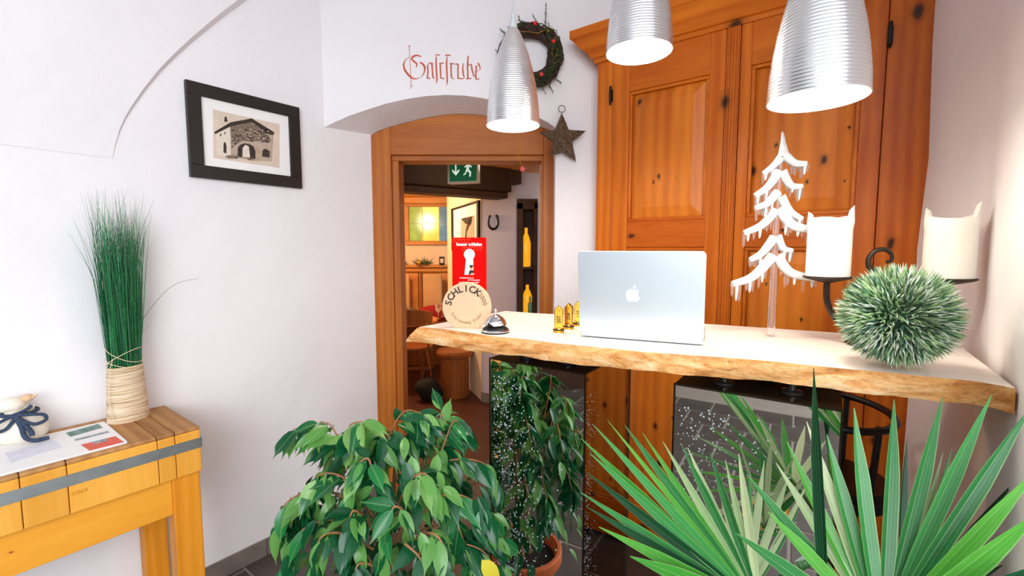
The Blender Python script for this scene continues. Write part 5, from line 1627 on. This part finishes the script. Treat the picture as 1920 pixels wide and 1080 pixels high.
# dining table, cushion and glasses
p_ = at_y(835, 597, 5.3)
dt = thing('dining_table', 'wooden dining table in the inner room behind the chair', 'table', (-1.28, 5.25, 0))
tzz = p_.z
MB().lathe([(.40, 0), (.42, .008), (.42, .028), (.40, .034)], 40, (0, 0, tzz - .034)).build('tabletop', MT['stubewood'], dt, smooth=40)
for (a, b) in ((-.3, -.3), (.3, -.3), (.3, .3), (-.3, .3)):
    MB().tube([(a, b, 0), (a * .85, b * .85, tzz - .03)], [.02, .028], 8).build('leg', MT['chairwood'], dt, smooth=60)
p_ = at_y(806, 577, 5.55)
rc_ = thing('red_cushion', 'dark red cushion seen behind the dining table', 'cushion', (p_.x, 5.76, .545), math.radians(5))
cmb = MB().sphere((0, 0, .1), .2, .06, .105, n=20, m=12); cmb.build('cushion', MT['redcloth'], rc_, smooth=180)
for k, (px, py) in enumerate(((822, 590), (830, 586))):
    q_ = at_z(px, py + 8, tzz)
    g_ = thing('wine_glass', 'clear stemmed glass on the dining table, ' + ('left' if k == 0 else 'right') + ' of the pair', 'glass', (q_.x, min(q_.y, 5.5), tzz), 0, 'glasses on the dining table')
    MB().lathe([(.03, 0), (.004, .004), (.004, .07), (.02, .085), (.034, .11), (.034, .14), (.03, .17)], 16).build('glass', MT['clear'], g_, smooth=60)
q_ = at_z(775, 597, tzz)
fa = thing('table_greenery', 'dark green table arrangement at the dining table behind the chair', 'greenery', (-1.12, 5.12, tzz + .012))
mb = MB()
for k in range(160):
    d = V(rr.gauss(0, 1), rr.gauss(0, 1), abs(rr.gauss(0, .8))).normalized() * rr.uniform(.08, .2)
    s_ = d.cross(V(rr.gauss(0, 1), 1, .2)).normalized() * .014
    mb.add([V(0, 0, .01) + d * .2 - s_, V(0, 0, .01) + d * .2 + s_, V(0, 0, .01) + d], [(0, 1, 2)])
tag(mb.build('foliage', MT['needle'], fa), kind='stuff')

# wooden chair
p_ = at_z(785, 722, 0)
chx = V(-1.03, 4.72, 0)
chr_ = thing('wooden_chair', 'brown wooden chair with splayed legs and curved backrest beyond the doorway', 'chair', chx, math.radians(12))
MB().lathe([(.17, .43), (.20, .435), (.205, .45), (.2, .462), (.0, .458)], 28, sy=.95).build('seat', MT['chairwood'], chr_, smooth=40)
for (a, b) in ((-.13, -.13), (.13, -.13), (.12, .13), (-.12, .13)):
    MB().tube([(a, b, .44), (a * 1.65, b * 1.6, 0)], [.018, .011], 8).build('leg', MT['chairwood'], chr_, smooth=60)
bkm = MB(); rows = []
for k in range(13):
    t = k / 12 - .5; x = t * .40; y = -.19 + .10 * (t * 2) ** 2 * -.0 - .03 + .12 * (2 * t) ** 2
    zt = .86 - .05 * (2 * t) ** 2; zb = .70 + .02 * (2 * t) ** 2
    rows.append([(x, y, zb), (x, y, zt), (x, y - .022, zt), (x, y - .022, zb), (x, y, zb)])
bkm.grid(rows); bkm.build('backrest', MT['chairwood'], chr_, smooth=50)
for s_ in (-1, 1):
    MB().tube([(s_ * .15, -.13, .45), (s_ * .175, -.14, .72)], .014, 8).build('back_post', MT['chairwood'], chr_, smooth=60)
MB().box(-.15, .15, -.02, .02, .20, .225).build('stretcher', MT['chairwood'], chr_)

# rounded bench end with dark bag under it
bn = thing('round_bench', 'rounded wooden bench end beside the lilac pillar', 'bench', (-.57, 4.5, 0))
MB().lathe([(.16, .40), (.18, .41), (.185, .44), (.17, .462), (0, .462)], 30, sx=1.0, sy=1.0).build('seat', MT['chairwood'], bn, smooth=40)
MB().lathe([(.14, 0), (.14, .40)], 30, (.0, .0, 0)).build('bench_base', MT['chairwood'], bn, smooth=40)
bag = thing('black_bag', 'soft black bag on the floor by the round bench', 'bag', (-.80, 4.33, 0))
bgm = MB().sphere((0, 0, .11), .13, .10, .12, n=20, m=12)
bgm.v = [(x + .02 * math.sin(z * 30), y, max(0, z)) for x, y, z in bgm.v]
bgm.build('bag_body', MT['darkcloth'], bag, smooth=180)
MB().tube([(-.05, 0, .2), (-.03, 0, .3), (.03, 0, .3), (.05, 0, .2)], .008, 8).build('strap', MT['darkcloth'], bag, smooth=60)

# dark glass cabinet
D0 = at_y(969, 400, 4.0).x; D1 = at_y(1008, 400, 4.0).x; Dz = at_y(990, 380, 4.0).z
vc = thing('glass_cabinet', 'narrow dark wooden glass cabinet right of the lilac pillar', 'cabinet', ((D0 + D1) / 2, 4.0, 0))
hw = (D1 - D0) / 2
MB().box(-hw, -hw + .055, -.03, .16, 0, Dz).build('stile', MT['darkbeam'], vc, bevel=.006)
MB().box(hw - .035, hw, -.03, .16, 0, Dz).build('stile', MT['darkbeam'], vc, bevel=.006)
MB().box(-hw, hw, -.03, .16, Dz - .06, Dz + .03).build('top', MT['darkbeam'], vc, bevel=.006)
MB().box(-hw, hw, .14, .16, 0, Dz).build('back', MT['darkbeam'], vc)
for z in (.86, 1.28): MB().box(-hw + .03, hw - .03, -.02, .14, z, z + .02).build('shelf', MT['darkbeam'], vc)
MB().box(-hw, hw, -.03, .16, .0, .12).build('base', MT['darkbeam'], vc)
MT['yellowglow'] = plain('self_glowing_yellow_glass', '#d9a020', .2, 0, .2, 12, emit='#ffb020', estr=.7)  # bottle glass glows by itself, light put into the material
MT['tealglass'] = plain('teal_bottle_glass', '#5f9a86', .15)
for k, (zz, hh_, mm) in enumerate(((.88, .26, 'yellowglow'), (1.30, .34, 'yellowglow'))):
    b_ = thing('bottle', 'tall yellow bottle with added glow on the ' + ('lower' if k == 0 else 'upper') + ' shelf of the glass cabinet', 'bottle', ((D0 + D1) / 2 + .005 - .012 * k, 4.06, zz))
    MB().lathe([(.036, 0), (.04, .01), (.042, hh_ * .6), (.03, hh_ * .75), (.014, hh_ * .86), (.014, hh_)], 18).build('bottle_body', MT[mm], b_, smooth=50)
b_ = thing('bottle', 'small teal bottle before the yellow one in the glass cabinet', 'bottle', ((D0 + D1) / 2 + .028, 4.0, .88))
MB().lathe([(.018, 0), (.02, .01), (.02, .09), (.008, .12), (.008, .16)], 14).build('bottle_body', MT['tealglass'], b_, smooth=50)

# light switch on the inner right wall is lost behind the jamb; lights of the inner room
def point(name, loc, power, col, r_=.12):
    l = bpy.data.lights.new(name, 'POINT'); l.energy = power; l.color = col; l.shadow_soft_size = r_
    o = bpy.data.objects.new(name, l); o.location = loc; COL.objects.link(o); return o
point('inner_room_lamp', (-1.4, 4.7, 1.9), 60, (1, .72, .42))
point('inner_front_fill', (-.2, 3.3, 2.1), 3.5, (1, .8, .6))  # weak fill light added for the front of the inner room
